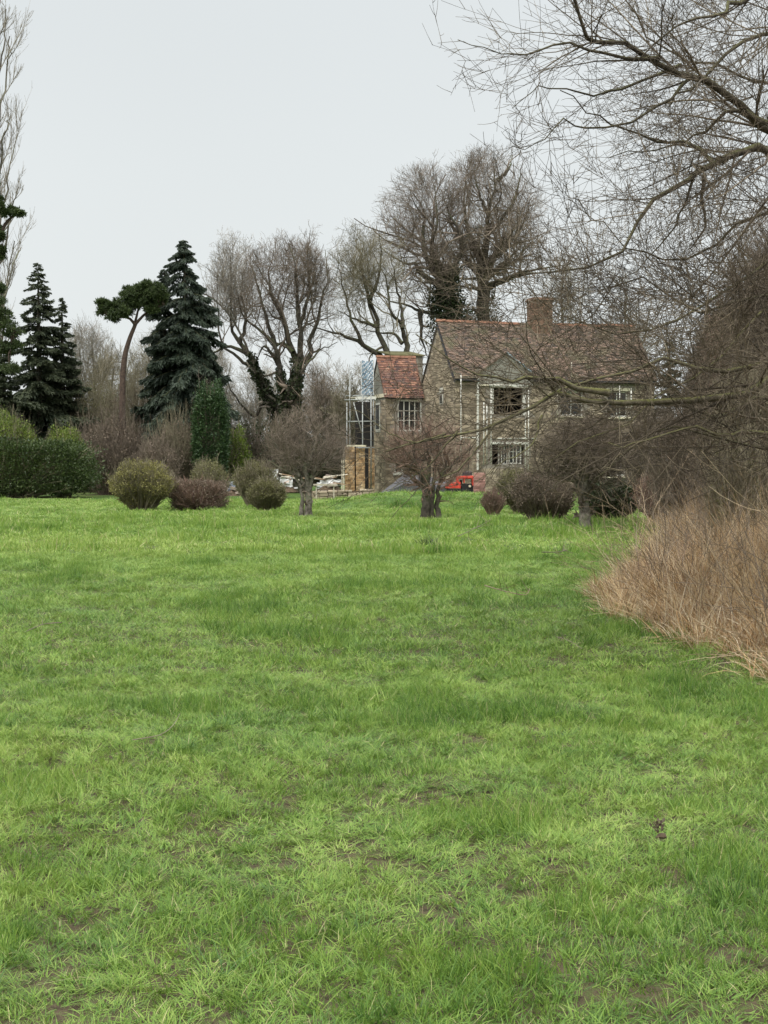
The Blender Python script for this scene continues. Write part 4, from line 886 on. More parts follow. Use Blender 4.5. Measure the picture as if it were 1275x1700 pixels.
for (px, d, top, half, tw, lab) in ((150, 100, 505, 55, 'twig_pale', 'thin bare tree between the smaller fir and the umbrella pine'),
                                    (185, 88, 560, 50, 'twig_olive', 'lower bare tree in front of the umbrella pine trunk, left side'),
                                    (250, 95, 530, 50, 'twig_olive', 'thin bare tree between the umbrella pine and the tall spruce'),
                                    (350, 105, 560, 50, 'twig_pale', 'thin bare tree far behind, right of the tall spruce'),
                                    (425, 108, 590, 60, 'twig_pale', 'thin bare tree far behind the leaning willow'),
                                    (545, 100, 575, 60, 'twig_pale', 'thin bare tree far behind the round orchard tree'),
                                    (590, 92, 600, 45, 'twig_olive', 'thin bare tree behind the scaffold'),
                                    (520, 96, 600, 45, 'twig_brown', 'thin brownish tree behind the spreading willow'),
                                    (940, 96, 375, 55, 'twig_olive', 'bare tree with upright shoots behind the chimney'),
                                    (1035, 92, 400, 62, 'twig_olive', 'bare brownish tree behind the right end of the roof')):
    generic(lab, px, d, top, half, tw, n=(5, 4, 4, 3, 0) if px > 900 else (7, 5, 4.5, 3.5, 0))
# dark evergreen right of the house
conifer('yew_tree', 'dark evergreen showing past the right end of the house', 1110, 78, 560, 760, 40, M['leaf_fir'], 12000, .3, 3, .3)

generic('bare tree beyond the left edge behind the hedge', -70, 84, 520, 60, 'twig_pale')
conifer('fir_tree', 'dark fir standing beyond the left edge of the hedge', -95, 80, 500, 760, 70, M['leaf_fir'], 24000, .5, 8, .3)
# undergrowth band
for (px, half, top, d, leaf, tw, nl, lab) in (
    (185, 62, 700, 72, 'leaf_brown', 'twig_brown', 5000, 'wide loose brown thicket right of the laurel hedge'),
    (230, 55, 640, 76, 'leaf_brown', 'twig_olive', 3500, 'tall olive brown thicket below the umbrella pine'),
    (160, 50, 640, 80, 'leaf_olive', 'twig_olive', 4000, 'tall olive thicket at the foot of the smaller fir'),
    (297, 46, 700, 71, 'leaf_brown', 'twig_olive', 3200, 'loose brown shrub under the tall spruce'),
    (262, 34, 738, 69, 'leaf_brown', 'twig_brown', 3200, 'low brown shrub behind the yellow green clipped bush'),
    (420, 60, 705, 76, 'leaf_ivydark', 'twig_brown', 6000, 'dark shady evergreen shrub behind the lime green bush'),
    (490, 60, 715, 78, 'leaf_ivydark', 'twig_brown', 5500, 'dark evergreen undergrowth behind the round orchard tree'),
    (545, 40, 735, 79, 'leaf_ivydark', 'twig_brown', 4000, 'dark undergrowth left of the ruined piers'),
    (600, 40, 690, 84, 'leaf_ivydark', 'twig_olive', 4000, 'dark ivy thicket behind the scaffold')):
    bush('thicket_shrub', lab, px, half, top, 820, d, M[leaf], M[tw], nl, 420, .10, depth=1.6, cat='shrub', taperb=.0, leafdir=.2, upright=True, loose=.42)

# laurel hedge and its sprouting tops, ivy column, lime bush
bush('laurel_hedge', 'glossy dark green laurel hedge along the left edge of the lawn', 5, 138, 732, 826, 66.6, M['leaf_laurel'], M['twig_olive'], 60000, 260, .095, depth=1.5, flat=True, cat='hedge', taperb=0)
bush('shrub', 'yellow green rounded shrub rising over the hedge at the left edge', 14, 48, 692, 826, 67.2, M['leaf_lime'], M['twig_olive'], 12000, 200, .09, depth=1.1, cat='shrub', taperb=0, upright=True)
bush('shrub', 'yellow green rounded shrub over the right end of the hedge', 106, 36, 714, 826, 67.4, M['leaf_lime'], M['twig_olive'], 9000, 200, .09, depth=1.0, cat='shrub', taperb=0, upright=True)
ic = bush('ivy_column', 'tall flat topped column of dark green ivy in front of the spruce', 350, 28, 648, 800, 70, M['leaf_ivy'], M['twig_brown'], 30000, 60, .10, flat=True, cat='ivy', taperb=.15)
bush('shrub', 'bright lime green shrub right of the ivy column', 390, 24, 713, 790, 72, M['leaf_lime'], M['twig_olive'], 4500, 120, .10, cat='shrub')

# clipped bushes on the lawn
GC = 'clipped round bushes standing on the lawn'
bush('clipped_bush', 'largest clipped bush, yellow green with flat top, on the lawn left', 235, 53, 769, 848, 49, M['leaf_privet'], M['twig_olive'], 15000, 420, .055, group=GC, taperb=.5, upright=True)
bush('clipped_bush', 'low brown leafless clipped bush right of the yellow green one', 329, 47, 797, 846, 50, M['leaf_brown'], M['twig_red'], 8000, 420, .05, group=GC, flat=True, taperb=.15, upright=True)
bush('clipped_bush', 'pale olive brown bush showing above the low brown one', 348, 32, 766, 840, 56, M['leaf_olive'], M['twig_olive'], 5000, 300, .055, group=GC, taperb=.3, upright=True)
bush('clipped_bush', 'taller olive bush with brownish top behind the small round one', 424, 33, 769, 846, 52, M['leaf_olive'], M['twig_olive'], 8500, 340, .05, group=GC, taperb=.6, upright=True)
bush('clipped_bush', 'smallest round ball shaped green bush left of the orchard tree', 443, 31, 798, 850, 48.2, M['leaf_olive'], M['twig_olive'], 11000, 300, .045, group=GC, taperb=.35)
bush('clipped_bush', 'small narrow brown shrub at the foot of the grass bank', 819, 19, 815, 858, 45.5, M['leaf_brown'], M['twig_red'], 1500, 220, .045, taperb=.6, upright=True)
bush('clipped_bush', 'large dark brown bush left of the pale trunked orchard tree', 902, 56, 787, 868, 40, M['leaf_brown'], M['twig_brown'], 12000, 520, .05, depth=.9, taperb=.2, upright=True)
bush('shrub', 'green tinged bush behind the dark brown bush near the house', 868, 44, 780, 850, 47, M['leaf_olive'], M['twig_olive'], 6500, 260, .06, taperb=.2)
bush('shrub', 'dark green low shrub behind the pale trunked orchard tree', 1015, 45, 800, 870, 41, M['leaf_ivydark'], M['twig_brown'], 9000, 260, .07, taperb=.1)
bush('shrub', 'reddish brown twiggy shrub at the far end of the dry grass', 1100, 42, 785, 875, 39, M['leaf_dead'], M['twig_red'], 2500, 500, .05, depth=1.2, taperb=.1, upright=True)

# orchard trees
def orchard(label, stems, d, env, twig, n1=16, bark='bark_apple', r=.12, name='orchard_tree', dens=(4, 3.2, 2.3, 0), L=1.0):
    st = []
    for q in stems:
        pth = px_path(q, d, .12)
        st.append(pth)
    g0 = T(st[0][0][0], d)
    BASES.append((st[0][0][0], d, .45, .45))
    for s0 in st:
        if s0 is st[0] or len(s0) and abs(s0[0][2] - g0) < .25: s0[0][2] = g0 - .02
    return bare_tree(name, label, (st[0], r, r * .7), [(s0, r * .62, r * .18) for s0 in st[1:]], env,
                     [dict(n=n1 * .6, L=.9 * L, a=54, s=6, w=.17, t0=.25), dict(n=dens[0], L=.60 * L, a=42, s=5, w=.15, t0=.15), dict(n=dens[1], L=.45 * L, a=36, s=4, w=.12, t0=.1), dict(n=dens[2], L=.34 * L, a=32, s=3, w=.08, t0=.1)],
                     M[bark], M[twig], group='small bare orchard trees on the lawn', rmin=.0042, trop=(0, 0, .07))
d = 43.2
orchard('round headed bare orchard tree with forked trunk in the centre left', [[(512, 860), (512, 832), (512, 812)], [(512, 815), (518, 795), (528, 765), (540, 730)], [(511, 815), (497, 790), (478, 765), (455, 735)], [(512, 812), (507, 780), (500, 740), (495, 705)], [(500, 860), (501, 820), (490, 790), (480, 770)], [(516, 795), (540, 770), (565, 745)], [(507, 780), (520, 750), (530, 705)], [(497, 790), (470, 780), (445, 765)]],
        d, ell(508, 738, 90, 70, d, 1.5), 'twig_brown', 15)
d = 43
orchard('multi stemmed orchard tree with dark mossy trunk in front of the covered heap', [[(706, 861), (708, 835), (706, 805)], [(726, 861), (727, 830), (733, 790), (748, 745)], [(706, 808), (695, 780), (675, 750), (655, 730)], [(708, 812), (712, 770), (708, 720)], [(716, 861), (717, 830), (722, 780), (730, 730)], [(733, 790), (755, 765), (780, 745)], [(695, 780), (665, 770), (645, 760)], [(708, 800), (690, 760), (685, 715)]],
        d, ell(714, 752, 92, 68, d, 1.5), 'twig_red', 16, 'bark_dark', .15)
d = 35.8
orchard('orchard tree with pale grey flaking trunk and dark dense crown on the right', [[(971, 879), (970, 845), (967, 818)], [(967, 820), (955, 795), (935, 765), (925, 740)], [(969, 818), (985, 800), (1005, 780), (1025, 770)], [(968, 818), (965, 780), (960, 735)], [(969, 815), (980, 770), (990, 725)], [(955, 795), (930, 790), (905, 785)], [(1000, 785), (1010, 750), (1020, 720)]],
        d, ell(968, 760, 92, 74, d, 1.4), 'twig_brown', 32, 'bark_apple', .15)

# ================================================================== RIGHT: thicket and overhanging tree
for (px, d, top, half, tw, lab, n) in ((1240, 34, 410, 85, 'twig_red', 'dense reddish brown leafless thicket tree on the right', (8, 6, 5, 3.5, 0)),
                                    (1290, 30, 300, 110, 'twig_brown', 'tall dense brown thicket tree running off the right edge', (8, 6, 5, 3.5, 0)),
                                    (1195, 40, 500, 62, 'twig_brown', 'rounded dark brown thicket tree right of the house', (12, 9, 8, 6, 0)),
                                    (1240, 26, 600, 85, 'twig_olive', 'low olive brown thicket tree above the dry grass', (11, 8, 8, 5, 0))):
    generic(lab, px, d, top, half, tw, n=n, group='dense thicket trees along the right bank', rmin=.0052, r=.10, bark='bark_dark')
for (px, half, top, d, leaf, tw, nl, lab) in (
    (1150, 70, 690, 33, 'leaf_brown', 'twig_brown', 6000, 'tangled brown bramble bank below the thicket trees'),
    (1250, 90, 640, 26, 'leaf_brown', 'twig_brown', 6000, 'tall tangled grey brown bramble bank at the right edge'),
    (1215, 70, 570, 42, 'leaf_brown', 'twig_brown', 12000, 'high brown hedge bank behind the bramble banks'),
    (1225, 45, 745, 21, 'leaf_olive', 'twig_olive', 3500, 'olive green patch of bramble above the dry grass'),
    (1080, 40, 700, 50, 'leaf_brown', 'twig_brown', 6000, 'dark brown shrub at the right corner of the house')):
    bush('bramble_bank', lab, px, half, top, 860, d, M[leaf], M[tw], nl, 700, .05, depth=half * d / FPX * .7, cat='brambles', taperb=.0, leafdir=.2, loose=.4)

# the overhanging tree
D0 = 15.5
OV = [  # (path, r0, r1)
 ([(1420, 300), (1330, 250, 16.2), (1275, 212), (1210, 158, 15), (1150, 122), (1097, 95, 14.6), (1040, 78), (989, 63, 14.3), (965, 30), (945, -30, 14)], .075, .018),
 ([(1440, 330), (1340, 262, 15), (1275, 246), (1235, 252), (1187, 273, 14.6), (1151, 298), (1100, 318, 14.2), (1060, 345), (1035, 395, 14), (1000, 440), (930, 448, 13.8), (855, 455)], .07, .008),
 ([(1400, 40), (1330, 48, 16.4), (1275, 59), (1223, 86, 16), (1160, 131), (1125, 160, 15.4), (1110, 178)], .05, .01),
 ([(1330, -60), (1275, -20, 15), (1220, 8), (1195, 20, 14.6), (1150, 25), (1110, 55, 14.4), (1060, 100)], .045, .008),
 ([(1410, 190), (1300, 140, 17), (1240, 128), (1160, 110), (1080, 60), (1030, -10, 17)], .035, .01),
 ([(1275, 205, 15), (1235, 185), (1200, 190), (1160, 222, 15.4), (1120, 240), (1070, 248), (1010, 262)], .03, .006),
 ([(1187, 273, 14.6), (1160, 245), (1110, 235, 15), (1040, 218), (985, 190), (930, 150, 14.4)], .028, .006),
 ([(1097, 95, 14.6), (1040, 100), (985, 80), (930, 75, 14), (885, 88), (845, 88), (800, 84, 13.6), (760, 66)], .022, .004),
 ([(1130, 108, 15), (1090, 130), (1030, 150, 14.6), (970, 158), (920, 140), (885, 150, 14), (850, 180)], .022, .004),
 ([(1150, 125, 14.8), (1100, 170), (1000, 215), (940, 200), (900, 235, 14), (850, 242)], .02, .004),
 # long mossy limb
 ([(1440, 690), (1330, 660, 14), (1275, 638), (1190, 662, 13), (1100, 655), (1010, 652, 12.6), (950, 672), (900, 690, 12.4), (820, 705), (760, 715, 12.2), (700, 738), (640, 750, 12)], .06, .007),
 ([(1010, 652, 12.6), (960, 643), (915, 632, 12.4), (880, 625), (840, 632, 12.2), (790, 615), (740, 595), (690, 555, 12)], .032, .005),
 ([(1400, 600), (1320, 605, 13.4), (1275, 605), (1180, 622, 13), (1120, 602), (1040, 618, 12.8), (960, 630), (900, 655, 12.4), (850, 600), (800, 560, 12.2)], .035, .005),
 ([(1440, 640), (1330, 650, 14.5), (1260, 672), (1200, 690, 14), (1140, 672), (1060, 660), (1000, 690), (950, 720, 13.6)], .035, .006),
 ([(1400, 690), (1300, 720, 13), (1240, 715), (1200, 724), (1150, 705), (1080, 725, 12.6), (1050, 742), (1010, 735)], .028, .006),
 ([(1420, 760), (1320, 745, 13.4), (1270, 748), (1200, 738), (1120, 720), (1060, 745), (1000, 790, 13), (930, 800)], .024, .004),
 ([(1380, 500), (1300, 520, 14), (1240, 560), (1190, 590, 13.6), (1130, 640), (1050, 690), (960, 740, 13), (905, 760), (900, 790), (910, 850)], .022, .004),
 ([(1350, 400), (1275, 440, 14.2), (1210, 480), (1150, 530, 13.8), (1080, 560), (1000, 545), (920, 500, 13.4), (870, 470)], .026, .005),
 ([(1380, 480), (1300, 500, 15), (1225, 505), (1130, 512), (1060, 470), (1000, 500, 14.6), (930, 560), (880, 600)], .024, .005),
 ([(1360, 330), (1275, 360, 15), (1200, 400), (1120, 430), (1060, 420), (1000, 370, 14.4), (960, 330)], .026, .005),
 ([(820, 705, 12.3), (780, 760), (740, 790, 12.1), (700, 810), (650, 860)], .011, .003),
 ([(760, 715, 12.2), (720, 765), (690, 790), (640, 815)], .010, .003),
 ([(740, 720, 12.1), (690, 735), (640, 715), (590, 680, 12)], .010, .003),
 ([(900, 690, 12.4), (880, 740), (835, 770, 12), (790, 800)], .010, .003),
 ([(1170, 290, 14.6), (1165, 330), (1170, 380), (1150, 410), (1165, 440)], .024, .005),
 ([(1151, 298, 14.4), (1140, 330), (1120, 380), (1060, 440), (1000, 480)], .018, .004),
]
paths = []
for (pts, r0, r1) in OV:
    d_ = D0; q = []
    known = [(i, p_[2]) for i, p_ in enumerate(pts) if len(p_) == 3]
    for i, p_ in enumerate(pts):
        dd = float(np.interp(i, [k_[0] for k_ in known], [k_[1] for k_ in known])); q.append(P(p_[0], p_[1], dd))
    paths.append((np.array(q), r0, r1))
tx, ty = 6.2, 15.0; tz = T(tx, ty)
trunk = (np.array([[tx + .2, ty, tz - .1], [tx, ty, 1.2], [tx + .1, ty, 3.0], [tx - .1, ty, 5.0], [tx, ty + .2, 7.5]]), .28, .10)
# tie every main limb back into the trunk
p2 = []
for i, (q, r0, r1) in enumerate(paths):
    if q[0][0] > 4.0 or i in (17, 19): 
        z_at = min(max(q[0][2] - .5, .8), 7.2); q = np.vstack([[tx - .05, ty, z_at], q])
    p2.append((q, r0 * .85, r1 * .8))
NO = len(p2)
root = bare_tree('alder_tree', 'bare overhanging tree at the right edge with long mossy limbs across the view', trunk, p2, None,
    [dict(n=17, L=1.45, a=42, s=8, w=.07, t0=.12, t1=1.0, tp=.80, trop=(-.01, 0, .02), rm=.36),
     dict(n=5.4, L=.60, a=42, s=5, w=.075, t0=.12, tp=.3, trop=(0, 0, .02), rm=.55),
     dict(n=2.8, L=.38, a=42, s=4, w=.07, t0=.1, tp=.3, trop=(0, 0, .03), rm=.7),
     dict(n=.5, L=.22, a=42, s=3, w=.08, t0=.1, tp=.3, rm=.8)], M['bark_moss'], M['twig_over'], rmin=.0029, trunk_first=False, zmin=1.22, moss_only=(10, 11, 12, 14, 16, 20, 21, 22, 23))

# ================================================================== GRASS
def blade_set(nb, rad, h, w, lean, dry=.04, segs=3, curl=.7):
    r = rad * np.sqrt(rng.random(nb)); a = rng.random(nb) * 2 * np.pi; base = np.stack([r * np.cos(a), r * np.sin(a), np.full(nb, -.012)], 1)
    a2 = a + rng.normal(0, .9, nb); out = np.stack([np.cos(a2), np.sin(a2), np.zeros(nb)], 1); ln = h * np.exp(.32 * rng.normal(size=nb)); th = np.clip(lean * (.2 + r / rad) + rng.normal(0, .22, nb), -.3, 1.35)
    side = np.stack([-np.sin(a2), np.cos(a2), np.zeros(nb)], 1); sa = rng.normal(0, .6, nb); side = side * np.cos(sa)[:, None] + out * np.sin(sa)[:, None]
    cu = curl * rng.random(nb); rows = []; p = base.copy()
    for s_ in range(segs + 1):
        ww = w * (1 - (s_ / segs) ** 1.6) * (.7 + .6 * 0.5)
        if s_ < segs: rows.append(p - side * ww / 2); rows.append(p + side * ww / 2)
        else: rows.append(p)
        t = th + cu * (s_ / segs) * 1.2; p = p + (out * np.sin(t)[:, None] + np.array([0, 0, 1]) * np.cos(t)[:, None]) * (ln / segs)[:, None]
    nv_ = 2 * segs + 1; V = np.stack(rows, 1).reshape(-1, 3); b0 = np.arange(nb)[:, None] * nv_
    q = np.concatenate([b0 + np.array([[2 * s_, 2 * s_ + 1, 2 * s_ + 3, 2 * s_ + 2]]) for s_ in range(segs - 1)]); tr = b0 + np.array([[2 * segs - 2, 2 * segs - 1, 2 * segs]])
    bl = np.repeat(rng.random(nb), nv_); dr = np.repeat((rng.random(nb) < dry) * (.5 + .5 * rng.random(nb)), nv_)
    return V, [q, tr], bl, dr
def tuft_collection(name, specs, mat):
    col = bpy.data.collections.new(name)
    for sp in specs:
        V, F, bl, dr = blade_set(*sp[0], **sp[1]); me = np_mesh(name, V, F, None, True, {'blade': bl, 'dry': dr}); me.materials.append(mat)
        o = bpy.data.objects.new(name, me); col.objects.link(o)
    return col
def scatter(name, pts, rot, scl, tint, idx, col, label, cat='grass'):
    me = bpy.data.meshes.new(name); n_ = len(pts); me.vertices.add(n_); me.vertices.foreach_set('co', pts.astype(np.float32).ravel())
    a = me.attributes.new('rot', 'FLOAT_VECTOR', 'POINT'); a.data.foreach_set('vector', rot.astype(np.float32).ravel())
    a = me.attributes.new('scl', 'FLOAT_VECTOR', 'POINT'); a.data.foreach_set('vector', scl.astype(np.float32).ravel())
    a = me.attributes.new('tint', 'FLOAT', 'POINT'); a.data.foreach_set('value', tint.astype(np.float32))
    a = me.attributes.new('pick', 'INT', 'POINT'); a.data.foreach_set('value', idx.astype(np.int32))
    o = bpy.data.objects.new(name, me); COL.objects.link(o); o['kind'] = 'stuff'; o['label'] = label; o['category'] = cat
    ng = bpy.data.node_groups.new(name, 'GeometryNodeTree'); ng.interface.new_socket('Geometry', in_out='INPUT', socket_type='NodeSocketGeometry'); ng.interface.new_socket('Geometry', in_out='OUTPUT', socket_type='NodeSocketGeometry')
    N = ng.nodes; L = ng.links; gi = N.new('NodeGroupInput'); go = N.new('NodeGroupOutput'); ip = N.new('GeometryNodeInstanceOnPoints'); ci = N.new('GeometryNodeCollectionInfo')
    ci.inputs['Collection'].default_value = col; ci.inputs['Separate Children'].default_value = True; ci.inputs['Reset Children'].default_value = True
    L.new(gi.outputs[0], ip.inputs['Points']); L.new(ci.outputs[0], ip.inputs['Instance']); ip.inputs['Pick Instance'].default_value = True
    def na(nm, ty): q = N.new('GeometryNodeInputNamedAttribute'); q.data_type = ty; q.inputs['Name'].default_value = nm; return q.outputs['Attribute']
    er = N.new('FunctionNodeEulerToRotation'); L.new(na('rot', 'FLOAT_VECTOR'), er.inputs[0]); L.new(er.outputs[0], ip.inputs['Rotation'])
    L.new(na('scl', 'FLOAT_VECTOR'), ip.inputs['Scale']); L.new(na('pick', 'INT'), ip.inputs['Instance Index']); L.new(ip.outputs[0], go.inputs[0])
    md = o.modifiers.new('instances', 'NODES'); md.node_group = ng
    return o

def reed_edge(y):
    return np.interp(y, [5.0, 9.4, 11, 11.9, 13, 14.5, 16, 17.5, 19.5, 23, 30, 36, 42], [8.0, 3.5, 3.05, 2.95, 2.88, 2.75, 2.58, 2.62, 3.15, 4.1, 5.4, 6.5, 7.7])
def lawn_points(dmin, dmax, dens, marg=1.6):
    area = .5 * marg * (dmax ** 2 - dmin ** 2) * .5; n_ = int(area * dens)
    y = np.sqrt(dmin ** 2 + (dmax ** 2 - dmin ** 2) * rng.random(n_)); x = (rng.random(n_) - .5) * .5 * marg * y
    return x, y
def lawn(name, dmin, dmax, dens, col, nvar, hs, label, lay=.5):
    x, y = lawn_points(dmin, dmax, dens, 2.4 if dmin < 5 else 1.6)
    bare = vnoise(x, y, .34, 5) * .5 + vnoise(x, y, .12, 9) * .5
    big = vnoise(x, y, 1.3, 4); mid = vnoise(x, y, .38, 7); broad = vnoise(x, y, 4.5, 8)
    nearf = 1 - sstep(9, 16, y)
    lit = np.zeros(len(x))
    if dmax > 30:
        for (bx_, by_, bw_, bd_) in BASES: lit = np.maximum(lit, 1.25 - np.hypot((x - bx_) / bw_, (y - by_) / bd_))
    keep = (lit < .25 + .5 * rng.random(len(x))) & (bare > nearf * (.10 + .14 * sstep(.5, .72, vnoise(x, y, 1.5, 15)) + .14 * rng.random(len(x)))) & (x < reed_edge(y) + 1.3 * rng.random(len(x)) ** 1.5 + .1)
    x, y, big, mid, broad = (q[keep] for q in (x, y, big, mid, broad))
    n_ = len(x); z = terrain(x, y)
    clump = sstep(.58, .82, mid * .55 + big * .45)
    hgt = hs * (.16 + .55 * mid + .25 * big + 1.15 * clump) * (.85 + .3 * rng.random(n_))
    hgt *= 1 - .35 * sstep(34, 48, y)
    ang = 2 * np.pi * vnoise(x, y, .9, 11) * 2.2 + 1.0; til = lay * (.3 + 1.3 * vnoise(x, y, .5, 12)) 
    # tilt the whole tuft towards the lay of the sward
    rot = np.stack([-til * np.sin(ang) + rng.normal(0, .12, n_), til * np.cos(ang) + rng.normal(0, .12, n_), rng.random(n_) * 2 * np.pi], 1)
    s_ = .85 + .35 * rng.random(n_); scl = np.stack([s_, s_, hgt / hs], 1)
    band = np.exp(-((y - 29 - .6 * np.sin(x * .4)) / 3.2) ** 2) * (.24 + .22 * sstep(2, -4, x)) - np.exp(-((y - 17.5) / 3.5) ** 2) * .09
    band2 = sstep(34, 40, y) * .12
    dk = -.10 * sstep(.6, .8, vnoise(x * .6, y, 1.0, 21)) * (1 - sstep(25, 40, y))
    slope = -.30 * sstep(48, 49, y) * (1 - sstep(51, 53, y)) * sstep(-3.2, -1, x) * (1 - sstep(7, 9, x))
    tint = np.clip(slope + .52 + .16 * (broad - .5) + .34 * (vnoise(x, y, .45, 14) - .5) + .26 * (vnoise(x, y, .17, 19) - .5) + .14 * rng.normal(size=n_) + .25 * (1 - sstep(-1.7, -1.0, x)) * (y < 9) + dk - .12 * clump + band + band2, 0, 1)
    return scatter(name, np.stack([x, y, z], 1), rot, scl, tint, rng.integers(0, nvar, n_), col, label)
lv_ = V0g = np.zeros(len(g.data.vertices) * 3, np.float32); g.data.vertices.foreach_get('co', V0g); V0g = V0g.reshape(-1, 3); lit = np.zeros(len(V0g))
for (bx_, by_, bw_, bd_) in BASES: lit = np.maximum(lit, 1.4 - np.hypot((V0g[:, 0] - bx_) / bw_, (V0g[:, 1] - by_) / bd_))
a_ = g.data.attributes.new('litter_shade', 'FLOAT', 'POINT'); a_.data.foreach_set('value', np.clip(lit * 2, 0, 1).astype(np.float32))
near = tuft_collection('near_tuft', [((48, .055, rs(.044, .060), rs(.0028, .0038), rs(.7, 1.2)), dict(curl=1.35, dry=.035)) for k_ in range(12)], M['grass'])
midc = tuft_collection('mid_tuft', [((46, .10, rs(.056, .075), .0052, rs(.7, 1.2)), dict(curl=1.2, dry=.03)) for k_ in range(8)], M['grass'])
farc = tuft_collection('far_tuft', [((60, .22, rs(.075, .10), .013, rs(.4, .8)), dict(segs=2)) for k_ in range(6)], M['grass'])
lawn('grass', 3.4, 11.5, 450, near, 12, .075, 'long lush green grass of the meadow close by', .55)
lawn('grass', 11.5, 26, 135, midc, 8, .085, 'green meadow grass in the middle distance', .5)
lawn('grass', 26, 62, 20, farc, 6, .085, 'green meadow grass far off towards the house', .3)
# longer lone tufts
tc_ = tuft_collection('long_tuft', [((70, .06, rs(.095, .12), .0044, rs(.8, 1.1)), dict(curl=1.3)) for k_ in range(6)], M['grass'])
n_ = 170; x, y = lawn_points(4.2, 20, 1.6); k_ = (x < reed_edge(y) - .1) & (vnoise(x, y, 1.1, 31) > .5); x, y = x[k_], y[k_]; n_ = len(x)
scatter('grass_tussocks', np.stack([x, y, terrain(x, y)], 1), np.stack([rng.normal(0, .15, n_), rng.normal(0, .15, n_), rng.random(n_) * 6.28], 1), np.stack([.8 + .5 * rng.random(n_)] * 3, 1) * np.array([1.3, 1.3, .9]), np.clip(.25 + .25 * rng.normal(size=n_), 0, 1), rng.integers(0, 6, n_), tc_, 'darker longer grass tussocks dotted over the meadow')

# dry grass and bramble bed on the right
st1 = tuft_collection('straw_tuft', [((34, .13, rs(.50, .75), .0085, rs(.15, .55)), dict(dry=.25, segs=5, curl=rs(.3, 1.3))) for k_ in range(8)], M['straw'])
st2 = tuft_collection('straw_mat', [((50, .16, rs(.18, .30), .0085, rs(.7, 1.2)), dict(dry=.3, segs=4, curl=1.6)) for k_ in range(8)], M['straw'])
def reed_pts(dens, y0=9.5, y1=38, wid=4.2):
    n_ = int((y1 - y0) * wid * dens); y = y0 + (y1 - y0) * rng.random(n_) ** 1.35; x = reed_edge(y) - .45 + wid * rng.random(n_) ** 1.0; return x, y
x, y = reed_pts(62); n_ = len(x); e_ = x - reed_edge(y); k_ = (e_ > -.45 + 1.5 * vnoise(x, y, .5, 41) * rng.random(len(x)) ** .5) & (vnoise(x, y, .35, 48) > .22) & ~((y < 13.5) & (e_ < .5)); x, y, e_ = x[k_], y[k_], e_[k_]; n_ = len(x)
sc_ = (.30 + .66 * sstep(-.1, 1.8, e_)) * (.45 + 1.1 * vnoise(x, y, .55, 43)) * (.8 + .4 * vnoise(x, y, 1.7, 47)) * (.7 + .3 * sstep(11, 15, y)) * (1 + .18 * sstep(16, 24, y)); s1 = .8 + .4 * rng.random(n_)
scatter('dry_grass', np.stack([x, y, terrain(x, y)], 1), np.stack([rng.normal(0, .34, n_), rng.normal(-.12, .34, n_), rng.random(n_) * 6.28], 1), np.stack([s1, s1, sc_], 1), np.clip(.50 + 1.1 * (vnoise(x, y, .6, 44) - .5) + .26 * rng.normal(size=n_), 0, 1), rng.integers(0, 8, n_), st1, 'tall dry straw coloured grass on the right bank', 'dry grass')
x, y = reed_pts(85, 9.5, 26); e_ = x - reed_edge(y); k_ = e_ > -.40 + 1.1 * vnoise(x, y, .35, 45) * rng.random(len(x)) ** .5; x, y = x[k_], y[k_]; n_ = len(x); s1 = .8 + .5 * rng.random(n_)
scatter('flattened_dry_grass', np.stack([x, y, terrain(x, y)], 1), np.stack([rng.normal(0, .25, n_), rng.normal(0, .25, n_), rng.random(n_) * 6.28], 1), np.stack([s1, s1, s1 * (.6 + .6 * rng.random(n_))], 1), np.clip(.42 + .6 * (vnoise(x, y, .6, 46) - .5) + .12 * rng.normal(size=n_), 0, 1), rng.integers(0, 8, n_), st2, 'flattened brown dead grass at the foot of the bank', 'dry grass')
# dark bramble and dock stems standing in it
def stems(name, label, x, y, Lm, col, r0=.004, up=1.0, cat='brambles', kids=3, spread=.35):
    n_ = len(x); S = np.stack([x, y, terrain(x, y) - .02], 1); D = np.stack([rng.normal(-.1, spread, n_), rng.normal(0, spread, n_), np.full(n_, up)], 1)
    P1, R1 = grow(S, D, Lm * np.exp(.3 * rng.normal(size=n_)), np.full(n_, r0), 7, .09, (0, 0, -.03), .35)
    S2, D2, L2, R2 = spawn(P1, R1, kids, .3, 1, 35, 12, Lm * .35, .3, .3, .7, .0018); P2_, R2_ = grow(S2, D2, L2, R2, 4, .1, (0, 0, .0), .5)
    V, F, t = join_tubes([(P1, R1, 3), (P2_, R2_, 3)]); o = link(name, np_mesh(name, V, F, t, True), col, kind='stuff'); o['label'] = label; o['category'] = cat; return o
x, y = reed_pts(16, 10.5, 30); e_ = x - reed_edge(y); k_ = e_ > .15; x, y = x[k_], y[k_]
stems('bramble_stems', 'dark leafless bramble and dock stems standing in the dry grass', x, y, .95, M['twig_brown'])
x, y = reed_pts(11, 10.5, 26); e_ = x - reed_edge(y); k_ = e_ > -.1; x, y = x[k_], y[k_]
P_s = stems('arching_dry_stems', 'pale bent and broken dry stems arching over the dry grass bank', x, y, 1.05, M['dry_stem'], .0045, .8, 'dry stems', 4, .6)
y = 15.2 + 4 * rng.random(46); x = reed_edge(y) + .05 + .9 * rng.random(46)
stems('sapling_shoots', 'upright thin brown shoots along the left edge of the dry grass', x, y, .62, M['twig_red'], .0035, 1.6, 'shoots', 2, .18)

